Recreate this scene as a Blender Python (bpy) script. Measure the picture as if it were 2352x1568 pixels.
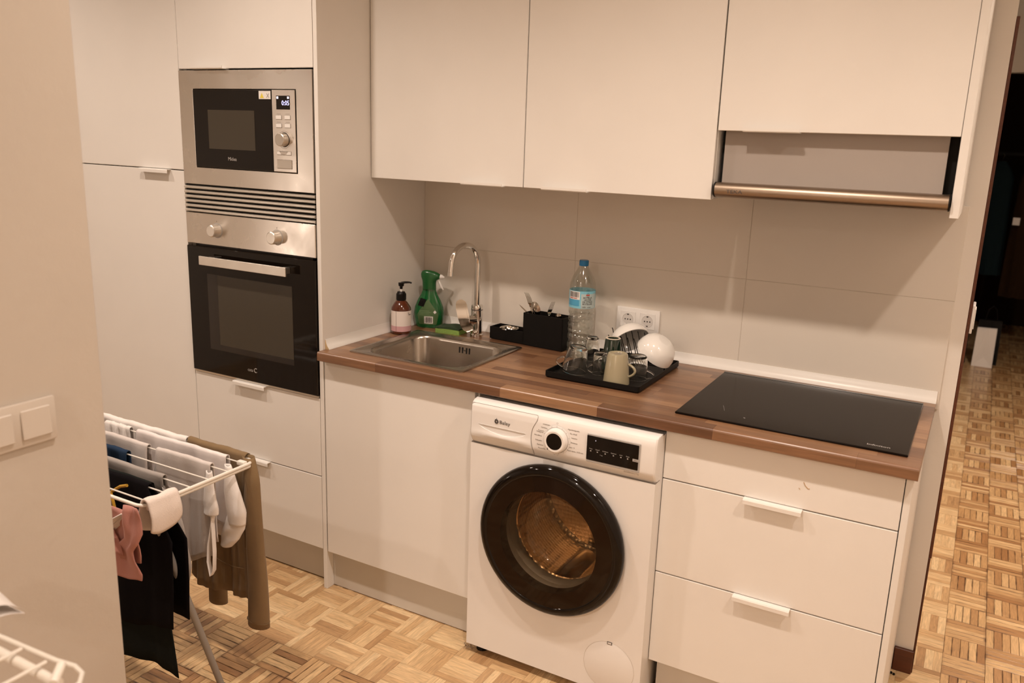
import bpy, bmesh, math, random
from mathutils import Vector, Matrix
random.seed(7)
R = random.random
PI = math.pi
SC = bpy.context.scene
COL = SC.collection
for o in list(bpy.data.objects):
    bpy.data.objects.remove(o, do_unlink=True)

# ------------------------------------------------------------------ camera, world, lamps, exposure
cam_d = bpy.data.cameras.new('camera')
cam = bpy.data.objects.new('camera', cam_d)
COL.objects.link(cam)
SC.camera = cam
CP = Vector((1.89631511, -2.11791219, 1.61640081))
YAW, PIT, ROL, FPX = 0.503369559, -0.237042623, 0.034351321, 1940.754
fw = Vector((-math.sin(YAW) * math.cos(PIT), math.cos(YAW) * math.cos(PIT), math.sin(PIT)))
rt = Vector((math.cos(YAW), math.sin(YAW), 0))
up = rt.cross(fw)
rt2 = rt * math.cos(ROL) + up * math.sin(ROL)
up2 = up * math.cos(ROL) - rt * math.sin(ROL)
mw = Matrix((rt2, up2, -fw)).transposed().to_4x4()
mw.translation = CP
cam.matrix_world = mw
cam_d.sensor_width = 36.0
cam_d.lens = FPX / 2352.0 * 36.0
cam_d.clip_start = 0.05
cam_d.dof.use_dof = True
cam_d.dof.focus_distance = 2.6
cam_d.dof.aperture_fstop = 3.6

w = bpy.data.worlds.new('world')
SC.world = w
w.use_nodes = True
w.node_tree.nodes['Background'].inputs[0].default_value = (0, 0, 0, 1)
w.node_tree.nodes['Background'].inputs[1].default_value = 0.0

LAMP_COL = (1.0, 0.828, 0.70)
LAMP_Y, LAMP_Z = -0.80, 2.715
def downlight(name, x, y, z, watts, cone=132):
    ld = bpy.data.lights.new(name, 'SPOT')
    ld.energy = watts; ld.color = LAMP_COL
    ld.spot_size = math.radians(cone); ld.spot_blend = 1.0
    ld.shadow_soft_size = .04
    lo = bpy.data.objects.new(name, ld)
    lo.location = (x, y, z)
    COL.objects.link(lo)
for lx, pw in ((-1.35, 68), (-.05, 90), (1.25, 97), (2.50, 100)): downlight('ceiling_downlight', lx, LAMP_Y, LAMP_Z, pw, 138)
downlight('living_room_fill', -1.5, -2.6, LAMP_Z, 95, 160)  # added unseen lamp, brightens the room mirrored in the steel fronts
downlight('hall_fill', .95, -3.9, LAMP_Z, 235, 165)  # added lamp behind the camera, frontal fill for the shaded tiles
downlight('corridor_downlight', 2.45, 2.1, LAMP_Z, 215, 160)
ld = bpy.data.lights.new('table_lamp', 'POINT')
ld.energy = 6; ld.color = LAMP_COL; ld.shadow_soft_size = .09
lo = bpy.data.objects.new('table_lamp', ld)
lo.location = (-1.75, -1.75, 1.0)
COL.objects.link(lo)

SC.view_settings.view_transform = 'Standard'
SC.view_settings.look = 'None'
SC.view_settings.gamma = 1.0
SC.view_settings.use_curve_mapping = False
SC.view_settings.exposure = -0.13

# ------------------------------------------------------------------ materials
def M(name):
    m = bpy.data.materials.new(name)
    m.use_nodes = True
    nt = m.node_tree
    return m, nt, nt.nodes['Principled BSDF']
def L(nt, a, b): nt.links.new(a, b)
def N(nt, t, **kw):
    n = nt.nodes.new(t)
    for k, v in kw.items(): setattr(n, k, v)
    return n
def setc(p, col, rough=.5, metal=0., spec=None, coat=0.):
    p.inputs['Base Color'].default_value = (*col, 1)
    p.inputs['Roughness'].default_value = rough
    p.inputs['Metallic'].default_value = metal
    if spec is not None: p.inputs['Specular IOR Level'].default_value = spec
    if coat: p.inputs['Coat Weight'].default_value = coat; p.inputs['Coat Roughness'].default_value = .08
def noise_bump(nt, p, scale, strength, dist=.001, detail=3, vscale=None):
    tc = N(nt, 'ShaderNodeTexCoord')
    src = tc.outputs['Object']
    if vscale:
        mp = N(nt, 'ShaderNodeMapping'); mp.inputs['Scale'].default_value = vscale
        L(nt, src, mp.inputs[0]); src = mp.outputs[0]
    nz = N(nt, 'ShaderNodeTexNoise'); nz.inputs['Scale'].default_value = scale; nz.inputs['Detail'].default_value = detail
    L(nt, src, nz.inputs['Vector'])
    b = N(nt, 'ShaderNodeBump'); b.inputs['Strength'].default_value = strength; b.inputs['Distance'].default_value = dist
    L(nt, nz.outputs['Fac'], b.inputs['Height']); L(nt, b.outputs[0], p.inputs['Normal'])
    return nz
def plain(name, col, rough=.5, metal=0., spec=None, coat=0., bump=None, var=0.):
    m, nt, p = M(name)
    setc(p, col, rough, metal, spec, coat)
    if bump: noise_bump(nt, p, bump[0], bump[1], bump[2] if len(bump) > 2 else .001)
    tc = N(nt, 'ShaderNodeTexCoord')
    nz = N(nt, 'ShaderNodeTexNoise'); nz.inputs['Scale'].default_value = 6 if not var else 9
    L(nt, tc.outputs['Object'], nz.inputs['Vector'])
    cr = N(nt, 'ShaderNodeMix', data_type='RGBA')
    v = var or .03
    cr.inputs[6].default_value = (*[c * (1 - v) for c in col], 1); cr.inputs[7].default_value = (*[min(1, c * (1 + v)) for c in col], 1)
    L(nt, nz.outputs['Fac'], cr.inputs[0]); L(nt, cr.outputs[2], p.inputs['Base Color'])
    return m
def fabric(name, col, scale=700, rough=.9, strength=.25, var=.08):
    m, nt, p = M(name)
    setc(p, col, rough, spec=.12 if col[0] > .1 else .03)
    p.inputs['Sheen Weight'].default_value = .12 if col[0] > .1 else 0.
    tc = N(nt, 'ShaderNodeTexCoord')
    n1 = N(nt, 'ShaderNodeTexNoise'); n1.inputs['Scale'].default_value = scale; n1.inputs['Detail'].default_value = 2
    n2 = N(nt, 'ShaderNodeTexNoise'); n2.inputs['Scale'].default_value = 22; n2.inputs['Detail'].default_value = 4
    L(nt, tc.outputs['Object'], n1.inputs['Vector']); L(nt, tc.outputs['Object'], n2.inputs['Vector'])
    mx = N(nt, 'ShaderNodeMix', data_type='RGBA')
    mx.inputs[6].default_value = (*[c * (1 - var) for c in col], 1); mx.inputs[7].default_value = (*[min(1, c * (1 + var)) for c in col], 1)
    L(nt, n2.outputs['Fac'], mx.inputs[0]); L(nt, mx.outputs[2], p.inputs['Base Color'])
    ad = N(nt, 'ShaderNodeMath', operation='ADD'); L(nt, n1.outputs['Fac'], ad.inputs[0]); L(nt, n2.outputs['Fac'], ad.inputs[1])
    b = N(nt, 'ShaderNodeBump'); b.inputs['Strength'].default_value = strength; b.inputs['Distance'].default_value = .003
    L(nt, ad.outputs[0], b.inputs['Height']); L(nt, b.outputs[0], p.inputs['Normal'])
    return m
def brushed(name, col, rough, aniso=.0, tang=(0, 0, 1), vscale=(3, 3, 260), dirt=.12):
    m, nt, p = M(name)
    setc(p, col, rough, 1.0)
    p.inputs['Anisotropic'].default_value = aniso
    if aniso:
        cx = N(nt, 'ShaderNodeCombineXYZ')
        for i in range(3): cx.inputs[i].default_value = tang[i]
        L(nt, cx.outputs[0], p.inputs['Tangent'])
    nz = noise_bump(nt, p, 6, .04, .0004, 2, vscale)
    tc = N(nt, 'ShaderNodeTexCoord')
    n2 = N(nt, 'ShaderNodeTexNoise'); n2.inputs['Scale'].default_value = 9; n2.inputs['Detail'].default_value = 5
    L(nt, tc.outputs['Object'], n2.inputs['Vector'])
    mr = N(nt, 'ShaderNodeMapRange'); mr.inputs[1].default_value = .35; mr.inputs[2].default_value = .75
    mr.inputs[3].default_value = rough; mr.inputs[4].default_value = rough + dirt
    L(nt, n2.outputs['Fac'], mr.inputs[0]); L(nt, mr.outputs[0], p.inputs['Roughness'])
    return m
def thin_glass(name, tint=(.97, .97, .95), rough=.02, refl=1.0, base=.03, pw=2.2):
    m, nt, p = M(name)
    nt.nodes.remove(p)
    out = nt.nodes['Material Output']
    t = N(nt, 'ShaderNodeBsdfTransparent'); t.inputs[0].default_value = (*tint, 1)
    g = N(nt, 'ShaderNodeBsdfGlossy'); g.inputs['Roughness'].default_value = rough; g.inputs[0].default_value = (refl, refl, refl, 1)
    lw = N(nt, 'ShaderNodeLayerWeight'); lw.inputs[0].default_value = .28
    mr = N(nt, 'ShaderNodeMapRange'); mr.inputs[3].default_value = base; mr.inputs[4].default_value = .6
    L(nt, lw.outputs['Facing'], mr.inputs[0])
    pw_ = N(nt, 'ShaderNodeMath', operation='POWER'); pw_.inputs[1].default_value = pw
    L(nt, lw.outputs['Facing'], pw_.inputs[0]); L(nt, pw_.outputs[0], mr.inputs[0])
    mx = N(nt, 'ShaderNodeMixShader')
    L(nt, mr.outputs[0], mx.inputs[0]); L(nt, t.outputs[0], mx.inputs[1]); L(nt, g.outputs[0], mx.inputs[2]); L(nt, mx.outputs[0], out.inputs[0])
    return m
def wood(name, dark, mid, light, rnd_attr, uvgrain, rough=.35, edge=0., gl=.0, vs=(5, 90, 90)):
    """plank material: colour per piece from the object's random (or a face attribute), grain along the piece, optional grime at its edges"""
    m, nt, p = M(name)
    setc(p, mid, rough)
    p.inputs['Coat Weight'].default_value = gl; p.inputs['Coat Roughness'].default_value = .22
    if rnd_attr:
        a = N(nt, 'ShaderNodeAttribute', attribute_name='rnd'); rnd = a.outputs['Fac']
    else:
        a = N(nt, 'ShaderNodeObjectInfo'); rnd = a.outputs['Random']
    tc = N(nt, 'ShaderNodeTexCoord')
    if uvgrain: src = tc.outputs['UV']
    else: src = tc.outputs['Object']
    sc_ = N(nt, 'ShaderNodeMath', operation='MULTIPLY'); sc_.inputs[1].default_value = 37.0; L(nt, rnd, sc_.inputs[0])
    cb = N(nt, 'ShaderNodeCombineXYZ'); L(nt, sc_.outputs[0], cb.inputs[2]); L(nt, sc_.outputs[0], cb.inputs[1])
    mp = N(nt, 'ShaderNodeVectorMath', operation='MULTIPLY'); mp.inputs[1].default_value = vs
    L(nt, src, mp.inputs[0])
    ad = N(nt, 'ShaderNodeVectorMath', operation='ADD'); L(nt, mp.outputs[0], ad.inputs[0]); L(nt, cb.outputs[0], ad.inputs[1])
    nz = N(nt, 'ShaderNodeTexNoise'); nz.inputs['Scale'].default_value = 1; nz.inputs['Detail'].default_value = 5; nz.inputs['Distortion'].default_value = .6
    L(nt, ad.outputs[0], nz.inputs['Vector'])
    # piece tone
    rp = N(nt, 'ShaderNodeValToRGB')
    e = rp.color_ramp.elements
    e[0].position = 0; e[0].color = (*dark, 1); e[1].position = 1; e[1].color = (*light, 1)
    k = e.new(.45); k.color = (*mid, 1)
    L(nt, rnd, rp.inputs[0])
    gr = N(nt, 'ShaderNodeMapRange'); gr.inputs[1].default_value = .3; gr.inputs[2].default_value = .7; gr.inputs[3].default_value = .74; gr.inputs[4].default_value = 1.12
    L(nt, nz.outputs['Fac'], gr.inputs[0])
    ml = N(nt, 'ShaderNodeVectorMath', operation='SCALE'); L(nt, rp.outputs[0], ml.inputs[0]); L(nt, gr.outputs[0], ml.inputs['Scale'])
    colo = ml.outputs[0]
    if edge:
        # grime worked into the joints: uv runs 0..len / 0..wid in metres, second uv layer 0..1
        uv2 = N(nt, 'ShaderNodeUVMap', uv_map='unit')
        sx = N(nt, 'ShaderNodeSeparateXYZ'); L(nt, uv2.outputs[0], sx.inputs[0])
        def edged(o, wdt):
            s1 = N(nt, 'ShaderNodeMath', operation='SUBTRACT'); s1.inputs[1].default_value = .5; L(nt, o, s1.inputs[0])
            s2 = N(nt, 'ShaderNodeMath', operation='ABSOLUTE'); L(nt, s1.outputs[0], s2.inputs[0])
            s3 = N(nt, 'ShaderNodeMapRange'); s3.inputs[1].default_value = .5 - wdt; s3.inputs[2].default_value = .5; L(nt, s2.outputs[0], s3.inputs[0])
            return s3.outputs[0]
        mxx = N(nt, 'ShaderNodeMath', operation='MAXIMUM')
        L(nt, edged(sx.outputs[0], .07), mxx.inputs[0]); L(nt, edged(sx.outputs[1], .16), mxx.inputs[1])
        tn = N(nt, 'ShaderNodeTexNoise'); tn.inputs['Scale'].default_value = 14; tn.inputs['Detail'].default_value = 4
        geo = N(nt, 'ShaderNodeNewGeometry'); L(nt, geo.outputs['Position'], tn.inputs['Vector'])
        tm = N(nt, 'ShaderNodeMapRange'); tm.inputs[1].default_value = .45; tm.inputs[2].default_value = .74; tm.inputs[3].default_value = .10; tm.inputs[4].default_value = 1.25
        L(nt, tn.outputs['Fac'], tm.inputs[0])
        mm = N(nt, 'ShaderNodeMath', operation='MULTIPLY', use_clamp=True); L(nt, mxx.outputs[0], mm.inputs[0]); L(nt, tm.outputs[0], mm.inputs[1])
        m2 = N(nt, 'ShaderNodeMath', operation='MULTIPLY'); m2.inputs[1].default_value = edge; L(nt, mm.outputs[0], m2.inputs[0])
        mx = N(nt, 'ShaderNodeMix', data_type='RGBA'); mx.inputs[7].default_value = (.085, .030, .010, 1)
        L(nt, m2.outputs[0], mx.inputs[0]); L(nt, colo, mx.inputs[6]); colo = mx.outputs[2]
    L(nt, colo, p.inputs['Base Color'])
    b = N(nt, 'ShaderNodeBump'); b.inputs['Strength'].default_value = .12; b.inputs['Distance'].default_value = .0006
    L(nt, nz.outputs['Fac'], b.inputs['Height']); L(nt, b.outputs[0], p.inputs['Normal'])
    return m

WHITE = plain('white_laminate', (.80, .775, .735), .42, spec=.4, bump=(900, .03))
WHITE_EDGE = plain('white_edge', (.80, .775, .735), .45)
PAINT = plain('wall_paint', (.76, .715, .655), .85, spec=.2, bump=(55, .35, .002))
PLATE = plain('dimmed_switch_plastic', (.60, .545, .48), .45)  # white plastic darkened in its colour for the weak light at the near wall
PAINTN = plain('dimmed_wall_paint', (.56, .505, .44), .85, spec=.2, bump=(55, .35, .002))  # white wall with the dimmer near light put into its colour
CEIL = plain('ceiling_paint', (.80, .78, .74), .9, spec=.2)
TILE = plain('cream_tile', (.72, .67, .60), .28, spec=.45, var=.02)
GROUT = plain('grout', (.60, .545, .47), .9)
TRIMW = plain('white_trim', (.82, .80, .76), .25)
CHIP = plain('chipboard', (.55, .40, .22), .9, var=.4)
PLINTH = plain('plinth_grey', (.62, .585, .53), .4)
PLAST = plain('white_plastic', (.82, .80, .77), .3)
PLASTG = plain('white_appliance', (.80, .78, .755), .28, spec=.5)
LGREY = plain('light_grey_plastic', (.42, .40, .38), .35)
DGREY = plain('dark_grey_print', (.08, .07, .065), .5)
PRINT = plain('grey_print', (.27, .235, .205), .6)
BLACKG = plain('black_glass', (.007, .0045, .003), .06, spec=.28)
BLACKP = plain('black_plastic', (.006, .005, .0045), .36, spec=.22)
BLACKM = plain('black_matte', (.006, .0052, .0046), .5, spec=.16, bump=(300, .1))
HOBG = plain('hob_glass', (.009, .006, .0045), .16, spec=.06)
WINDOW_G = plain('oven_window', (.055, .045, .032), .3, spec=.3)
WINDOW_F = plain('oven_window_frame', (.018, .013, .010), .12)
DARK = plain('dark_void', (.006, .005, .004), .9)
STEEL = brushed('brushed_steel', (.72, .68, .63), .25, .88)
STEEL2 = brushed('satin_steel', (.70, .66, .60), .32)
SINKM = brushed('sink_steel', (.43, .385, .335), .22, dirt=.08)
HOODM = brushed('greasy_steel', (.36, .285, .22), .34, .0, vscale=(3, 60, 60))
CHROME = plain('chrome', (.78, .76, .73), .06, 1.0)
CUTL = plain('cutlery_steel', (.62, .57, .50), .18, 1.0)
HOODG = plain('hood_grey_panel', (.37, .33, .30), .5)
GLASS, nt, p = M('clear_glass')
setc(p, (1, 1, .985), .0)
p.inputs['Transmission Weight'].default_value = 1.0; p.inputs['IOR'].default_value = 1.47
PETG = thin_glass('clear_plastic', (.86, .865, .835), .09, base=.10, pw=1.5)
DOORG = thin_glass('smoked_glass', (.95, .88, .78), .03, base=.02)
BOWLG = thin_glass('washer_bowl_glass', (.95, .90, .82), .05, base=.04, pw=1.8)
AMBER = plain('amber_plastic', (.085, .017, .004), .12, coat=.5)
SOAPL = plain('soap_label', (.80, .72, .67), .5)
SOAPP = plain('soap_label_pink', (.62, .36, .38), .5)
GREENP = plain('green_plastic', (.003, .085, .016), .3, coat=.2)
GREENB = plain('green_bottle', (.005, .115, .028), .12, coat=.5, var=.35)
GREENL = plain('green_label', (.085, .150, .060), .4)
SPONGE = plain('sponge_green', (.22, .36, .08), .95, bump=(260, .8, .003), var=.2)
SCOUR = plain('scourer_green', (.025, .05, .02), .95, bump=(500, .8, .002))
BLUECAP = plain('blue_cap', (.005, .15, .36), .35)
BLUEL = plain('blue_label', (.22, .56, .70), .4)
BLUEL2 = plain('blue_label_dark', (.08, .36, .58), .4)
LBLW = plain('label_white', (.80, .78, .75), .5)
LBLG = plain('label_pale', (.46, .56, .56), .5)
RED = plain('label_red', (.55, .06, .04), .5)
YELLOW = plain('label_yellow', (.75, .62, .08), .5)
CERAM = plain('white_ceramic', (.82, .80, .76), .12, coat=.5)
BEIGE = plain('beige_glaze', (.36, .315, .205), .22, coat=.4, var=.07)
GREENM = plain('dark_green_glaze', (.006, .018, .010), .1, coat=.6)
BISQUE = plain('unglazed_ring', (.60, .52, .42), .7)
REDW = wood('red_brown_wood', (.055, .013, .005), (.075, .018, .006), (.10, .026, .009), False, False, .4)
STAVE = wood('walnut_stave', (.140, .064, .032), (.225, .113, .057), (.325, .180, .094), False, False, .34, gl=.15, vs=(7, 110, 110))
OAKN = wood('parquet_new', (.44, .255, .118), (.62, .405, .205), (.78, .575, .33), False, True, .33, gl=.35, vs=(22, 170, 1), edge=.18)
OAKO = wood('parquet_worn', (.36, .180, .070), (.56, .340, .155), (.76, .53, .28), False, True, .36, gl=.5, vs=(22, 170, 1), edge=.95)
OAKNA = wood('parquet_new_far', (.44, .255, .118), (.62, .405, .205), (.78, .575, .33), True, True, .33, gl=.35, vs=(22, 170, 1), edge=.18)
OAKOA = wood('parquet_worn_far', (.36, .180, .070), (.56, .340, .155), (.76, .53, .28), True, True, .36, gl=.5, vs=(22, 170, 1), edge=.95)
JOINT = plain('joint_grime', (.10, .045, .018), .8)
PAPER = plain('white_paper', (.86, .82, .78), .7)
RACKW = plain('rack_white', (.84, .80, .73), .35)
RACKG = plain('rack_grey_plastic', (.30, .28, .26), .5)
F_BROWN = fabric('brown_knit', (.225, .150, .078))
F_WHITE = fabric('white_cotton', (.84, .80, .77))
F_LAV = fabric('pale_cotton', (.80, .745, .73))
F_GREY = fabric('grey_cotton', (.36, .325, .30))
F_GREYL = fabric('pale_grey_cotton', (.66, .605, .575))
F_NAVY = fabric('navy_cotton', (.025, .045, .085))
F_BLACK = fabric('black_cotton', (.008, .007, .008))
F_DENIM = fabric('dark_denim', (.014, .016, .015))
F_PINK = fabric('pink_cotton', (.52, .245, .205))
F_TERRY = fabric('terry_cream', (.80, .71, .65), 520, .95, .45)
F_GOLD = fabric('gold_trim', (.50, .28, .03))
F_TEAL = fabric('dark_teal_cloth', (.012, .022, .026))
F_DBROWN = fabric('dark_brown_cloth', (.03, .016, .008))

# emissive display digits (they give off light)
EMIT, nt, p = M('display_digits')
setc(p, (.4, .4, 1), .4)
p.inputs['Emission Color'].default_value = (.55, .52, 1, 1); p.inputs['Emission Strength'].default_value = 2.2
EMITW, nt, p = M('indicator_light')
setc(p, (.8, .8, .9), .4)
p.inputs['Emission Color'].default_value = (.8, .8, 1, 1); p.inputs['Emission Strength'].default_value = 1.0
# drum: perforated steel
DRUM, nt, p = M('drum_steel')
setc(p, (.60, .45, .30), .30, 1.0)
tc = N(nt, 'ShaderNodeTexCoord')
vo = N(nt, 'ShaderNodeTexVoronoi'); vo.inputs['Scale'].default_value = 75; vo.inputs['Randomness'].default_value = .25
L(nt, tc.outputs['Object'], vo.inputs['Vector'])
bp = N(nt, 'ShaderNodeBump'); bp.inputs['Strength'].default_value = .55; bp.inputs['Distance'].default_value = .004
L(nt, vo.outputs['Distance'], bp.inputs['Height']); L(nt, bp.outputs[0], p.inputs['Normal'])

# ------------------------------------------------------------------ mesh helpers (all meshes are written in world metres)
def add_box(bm, x0, x1, y0, y1, z0, z1, bev=0., seg=1):
    vs = [bm.verts.new((x, y, z)) for x in (x0, x1) for y in (y0, y1) for z in (z0, z1)]
    idx = ((0, 1, 3, 2), (4, 6, 7, 5), (0, 4, 5, 1), (2, 3, 7, 6), (0, 2, 6, 4), (1, 5, 7, 3))
    fs = [bm.faces.new([vs[i] for i in q]) for q in idx]
    if bev > 0:
        es = list({e for f in fs for e in f.edges})
        bmesh.ops.bevel(bm, geom=es, offset=bev, segments=seg, affect='EDGES', profile=.5)
    return vs
def add_tube(bm, pts, r, seg=8, caps=True, closed=False, flat=None):
    pts = [Vector(p) for p in pts]
    n = len(pts)
    rr = r if isinstance(r, (list, tuple)) else [r] * n
    rings = []
    t0 = (pts[1] - pts[0]).normalized()
    a = Vector((0, 0, 1)) if abs(t0.z) < .9 else Vector((1, 0, 0))
    u = t0.cross(a).normalized()
    for i in range(n):
        if closed: t = (pts[(i + 1) % n] - pts[i - 1]).normalized()
        elif i == 0: t = (pts[1] - pts[0]).normalized()
        elif i == n - 1: t = (pts[-1] - pts[-2]).normalized()
        else: t = (pts[i + 1] - pts[i - 1]).normalized()
        u = (u - t * u.dot(t)).normalized()
        v = t.cross(u)
        f2 = flat if flat else 1.
        rings.append([bm.verts.new(pts[i] + (u * math.cos(2 * PI * k / seg) + v * math.sin(2 * PI * k / seg) * f2) * rr[i]) for k in range(seg)])
    for i in range(n if closed else n - 1):
        A, B = rings[i], rings[(i + 1) % n]
        for k in range(seg):
            bm.faces.new((A[k], A[(k + 1) % seg], B[(k + 1) % seg], B[k]))
    if caps and not closed:
        bm.faces.new(rings[0][::-1]); bm.faces.new(rings[-1])
def add_lathe(bm, prof, c, axis='z', seg=32, capb=False, capt=False, rot=None, sx=1., sy=1.):
    """prof: list of (r, h); axis z goes up, axis y goes away from the viewer"""
    c = Vector(c)
    def P(r, h, k):
        a = 2 * PI * k / seg
        if axis == 'z': v = Vector((r * math.cos(a) * sx, r * math.sin(a) * sy, h))
        else: v = Vector((r * math.cos(a) * sx, h, r * math.sin(a) * sy))
        if rot: v = rot @ v
        return c + v
    rings = []
    for r, h in prof:
        if r < 1e-6: rings.append([bm.verts.new(P(0, h, 0))])
        else: rings.append([bm.verts.new(P(r, h, k)) for k in range(seg)])
    for A, B in zip(rings, rings[1:]):
        for k in range(seg):
            k2 = (k + 1) % seg
            if len(A) == 1 and len(B) == 1: continue
            if len(A) == 1: bm.faces.new((A[0], B[k2], B[k]))
            elif len(B) == 1: bm.faces.new((A[k], A[k2], B[0]))
            else: bm.faces.new((A[k], A[k2], B[k2], B[k]))
    if capb and len(rings[0]) > 1: bm.faces.new(rings[0])
    if capt and len(rings[-1]) > 1: bm.faces.new(rings[-1])
def add_prism_x(bm, prof, x0, x1):
    """closed (y,z) profile extruded along x"""
    A = [bm.verts.new((x0, y, z)) for y, z in prof]; B = [bm.verts.new((x1, y, z)) for y, z in prof]
    n = len(prof)
    for i in range(n): bm.faces.new((A[i], A[(i + 1) % n], B[(i + 1) % n], B[i]))
    bm.faces.new(A[::-1]); bm.faces.new(B)
def add_prism_y(bm, prof, y0, y1):
    """closed (x,z) outline extruded along y"""
    A = [bm.verts.new((x, y0, z)) for x, z in prof]; B = [bm.verts.new((x, y1, z)) for x, z in prof]
    n = len(prof)
    for i in range(n): bm.faces.new((A[i], A[(i + 1) % n], B[(i + 1) % n], B[i]))
    bm.faces.new(A[::-1]); bm.faces.new(B)
def add_grid(bm, f, nu, nv):
    V = [[bm.verts.new(f(i / nu, j / nv)) for j in range(nv + 1)] for i in range(nu + 1)]
    for i in range(nu):
        for j in range(nv):
            bm.faces.new((V[i][j], V[i + 1][j], V[i + 1][j + 1], V[i][j + 1]))
    return V
def bridge(bm, loops, capend=True):
    R_ = [[bm.verts.new(p) for p in lp] for lp in loops]
    n = len(R_[0])
    for A, B in zip(R_, R_[1:]):
        for k in range(n): bm.faces.new((A[k], A[(k + 1) % n], B[(k + 1) % n], B[k]))
    if capend: bm.faces.new(R_[-1])
def mesh_of(bm, name, smooth=False, ang=40):
    bmesh.ops.recalc_face_normals(bm, faces=bm.faces)
    me = bpy.data.meshes.new(name)
    bm.to_mesh(me); bm.free()
    if smooth:
        me.shade_smooth()
        try: me.set_sharp_from_angle(angle=math.radians(ang))
        except Exception: pass
    return me
def link(name, me, m, parent=None):
    o = bpy.data.objects.new(name, me)
    COL.objects.link(o)
    if m: me.materials.append(m)
    if parent:
        o.parent = parent
        if parent.type == 'EMPTY': o.matrix_parent_inverse = Matrix.Translation(parent.location).inverted()
    return o
def obj(name, bm, m, parent=None, smooth=False, ang=40):
    return link(name, mesh_of(bm, name, smooth, ang), m, parent)
def box(name, x0, x1, y0, y1, z0, z1, m, parent=None, bev=0., seg=1):
    bm = bmesh.new(); add_box(bm, x0, x1, y0, y1, z0, z1, bev, seg)
    return obj(name, bm, m, parent, smooth=seg > 1)
def tube(name, pts, r, m, parent=None, seg=8, closed=False, caps=True, flat=None):
    bm = bmesh.new(); add_tube(bm, pts, r, seg, caps, closed, flat)
    return obj(name, bm, m, parent, True, 50)
def lathe(name, prof, c, m, parent=None, **kw):
    bm = bmesh.new(); add_lathe(bm, prof, c, **kw)
    return obj(name, bm, m, parent, True, 35)
def tag(o, label, cat, group=None, kind=None):
    o['label'] = label; o['category'] = cat
    if group: o['group'] = group
    if kind: o['kind'] = kind
    return o
def thing(name, loc, label, cat, group=None):
    o = bpy.data.objects.new(name, None); COL.objects.link(o)
    o.location = loc
    o.empty_display_size = .05
    return tag(o, label, cat, group)
def struct(o): o['kind'] = 'structure'; return o
def lab(o, t): o['label'] = t; return o
def text(name, s, x, y, z, size, m, parent, align='LEFT', flat=False, ext=.00015, rotz=0., sx=1., bend=None):
    """lettering as a thin mesh: upright facing the viewer (-y), or lying flat; bend=(cx,cy,r) wraps it round a cylinder"""
    cu = bpy.data.curves.new(name, 'FONT')
    cu.body = s; cu.size = size; cu.align_x = align; cu.extrude = ext
    cu.resolution_u = 2
    t = bpy.data.objects.new(name, cu)
    COL.objects.link(t)
    me = bpy.data.meshes.new_from_object(t)
    bpy.data.objects.remove(t, do_unlink=True)
    for v in me.vertices:
        a, b, c = v.co
        a *= sx
        if flat:
            ca, sa = math.cos(rotz), math.sin(rotz)
            v.co = (x + a * ca - b * sa, y + a * sa + b * ca, z + c)
        elif bend:
            ccx, ccy, r = bend
            an = x + a / r
            rr_ = r + .0004 + c
            v.co = (ccx + rr_ * math.sin(an), ccy - rr_ * math.cos(an), z + b)
        else: v.co = (x + a, y - c, z + b)
    me.name = name
    return link(name, me, m, parent)

D = .5907          # face of the wall tiles
ZC = .8949         # worktop
FZ = 2.75           # ceiling
# ------------------------------------------------------------------ setting
XL = .45           # face of the near wall
wb = struct(box('wall_back', -2.6, 1.889, D + .009, .70, 0, FZ, PAINT))
struct(box('wall_left', -2.7, -2.6, -4.5, .70, 0, FZ, PAINT))
struct(box('wall_front', -2.7, 2.85, -4.6, -4.5, 0, FZ, PAINT))
struct(box('wall_right', 2.75, 2.85, -4.5, 5.5, 0, FZ, PAINT))
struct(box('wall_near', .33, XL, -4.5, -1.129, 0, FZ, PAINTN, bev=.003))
struct(box('wall_corridor', 1.45, 1.55, .70, 5.5, 0, FZ, PAINT))
bm = bmesh.new()
add_box(bm, 1.55, 1.80, 5.5, 5.62, 0, FZ); add_box(bm, 1.80, 2.75, 5.5, 5.62, 2.215, FZ)
struct(obj('wall_far', bm, PAINT))
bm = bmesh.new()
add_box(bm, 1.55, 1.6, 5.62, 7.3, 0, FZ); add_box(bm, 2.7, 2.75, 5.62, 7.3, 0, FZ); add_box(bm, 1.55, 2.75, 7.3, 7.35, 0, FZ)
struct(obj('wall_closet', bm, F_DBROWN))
struct(box('ceiling', -2.7, 2.85, -4.6, 7.35, FZ, FZ + .1, CEIL))
fl = struct(box('floor', -2.7, 2.85, -4.6, 7.35, -.12, -.0045, JOINT))
# wall tiles
rows = ((ZC - .02, 1.1992), (1.2005, 1.471))
cols = ((.0004, .6479), (.6492, 1.2513), (1.2526, 1.8502))
gr = box('grout', 0, 1.8495, D + .0012, D + .0092, ZC - .02, 1.4705, GROUT, wb)
for r0, r1 in rows:
    for c0, c1 in cols:
        box('tile', c0, c1, D, D + .009, r0, r1, TILE, wb, bev=.0008)
# jamb lining and skirting of the doorway end of the wall
t = struct(box('trim_1', 1.8892, 1.8977, .601, .6995, .40, 1.972, REDW, bev=.001))
struct(box('baseboard_right', 1.836, 1.8925, D - .004, D + .0088, 0, .080, REDW, bev=.002))
struct(box('baseboard_jamb', 1.8892, 1.8955, D + .009, .70, 0, .40, REDW, bev=.001))

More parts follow.
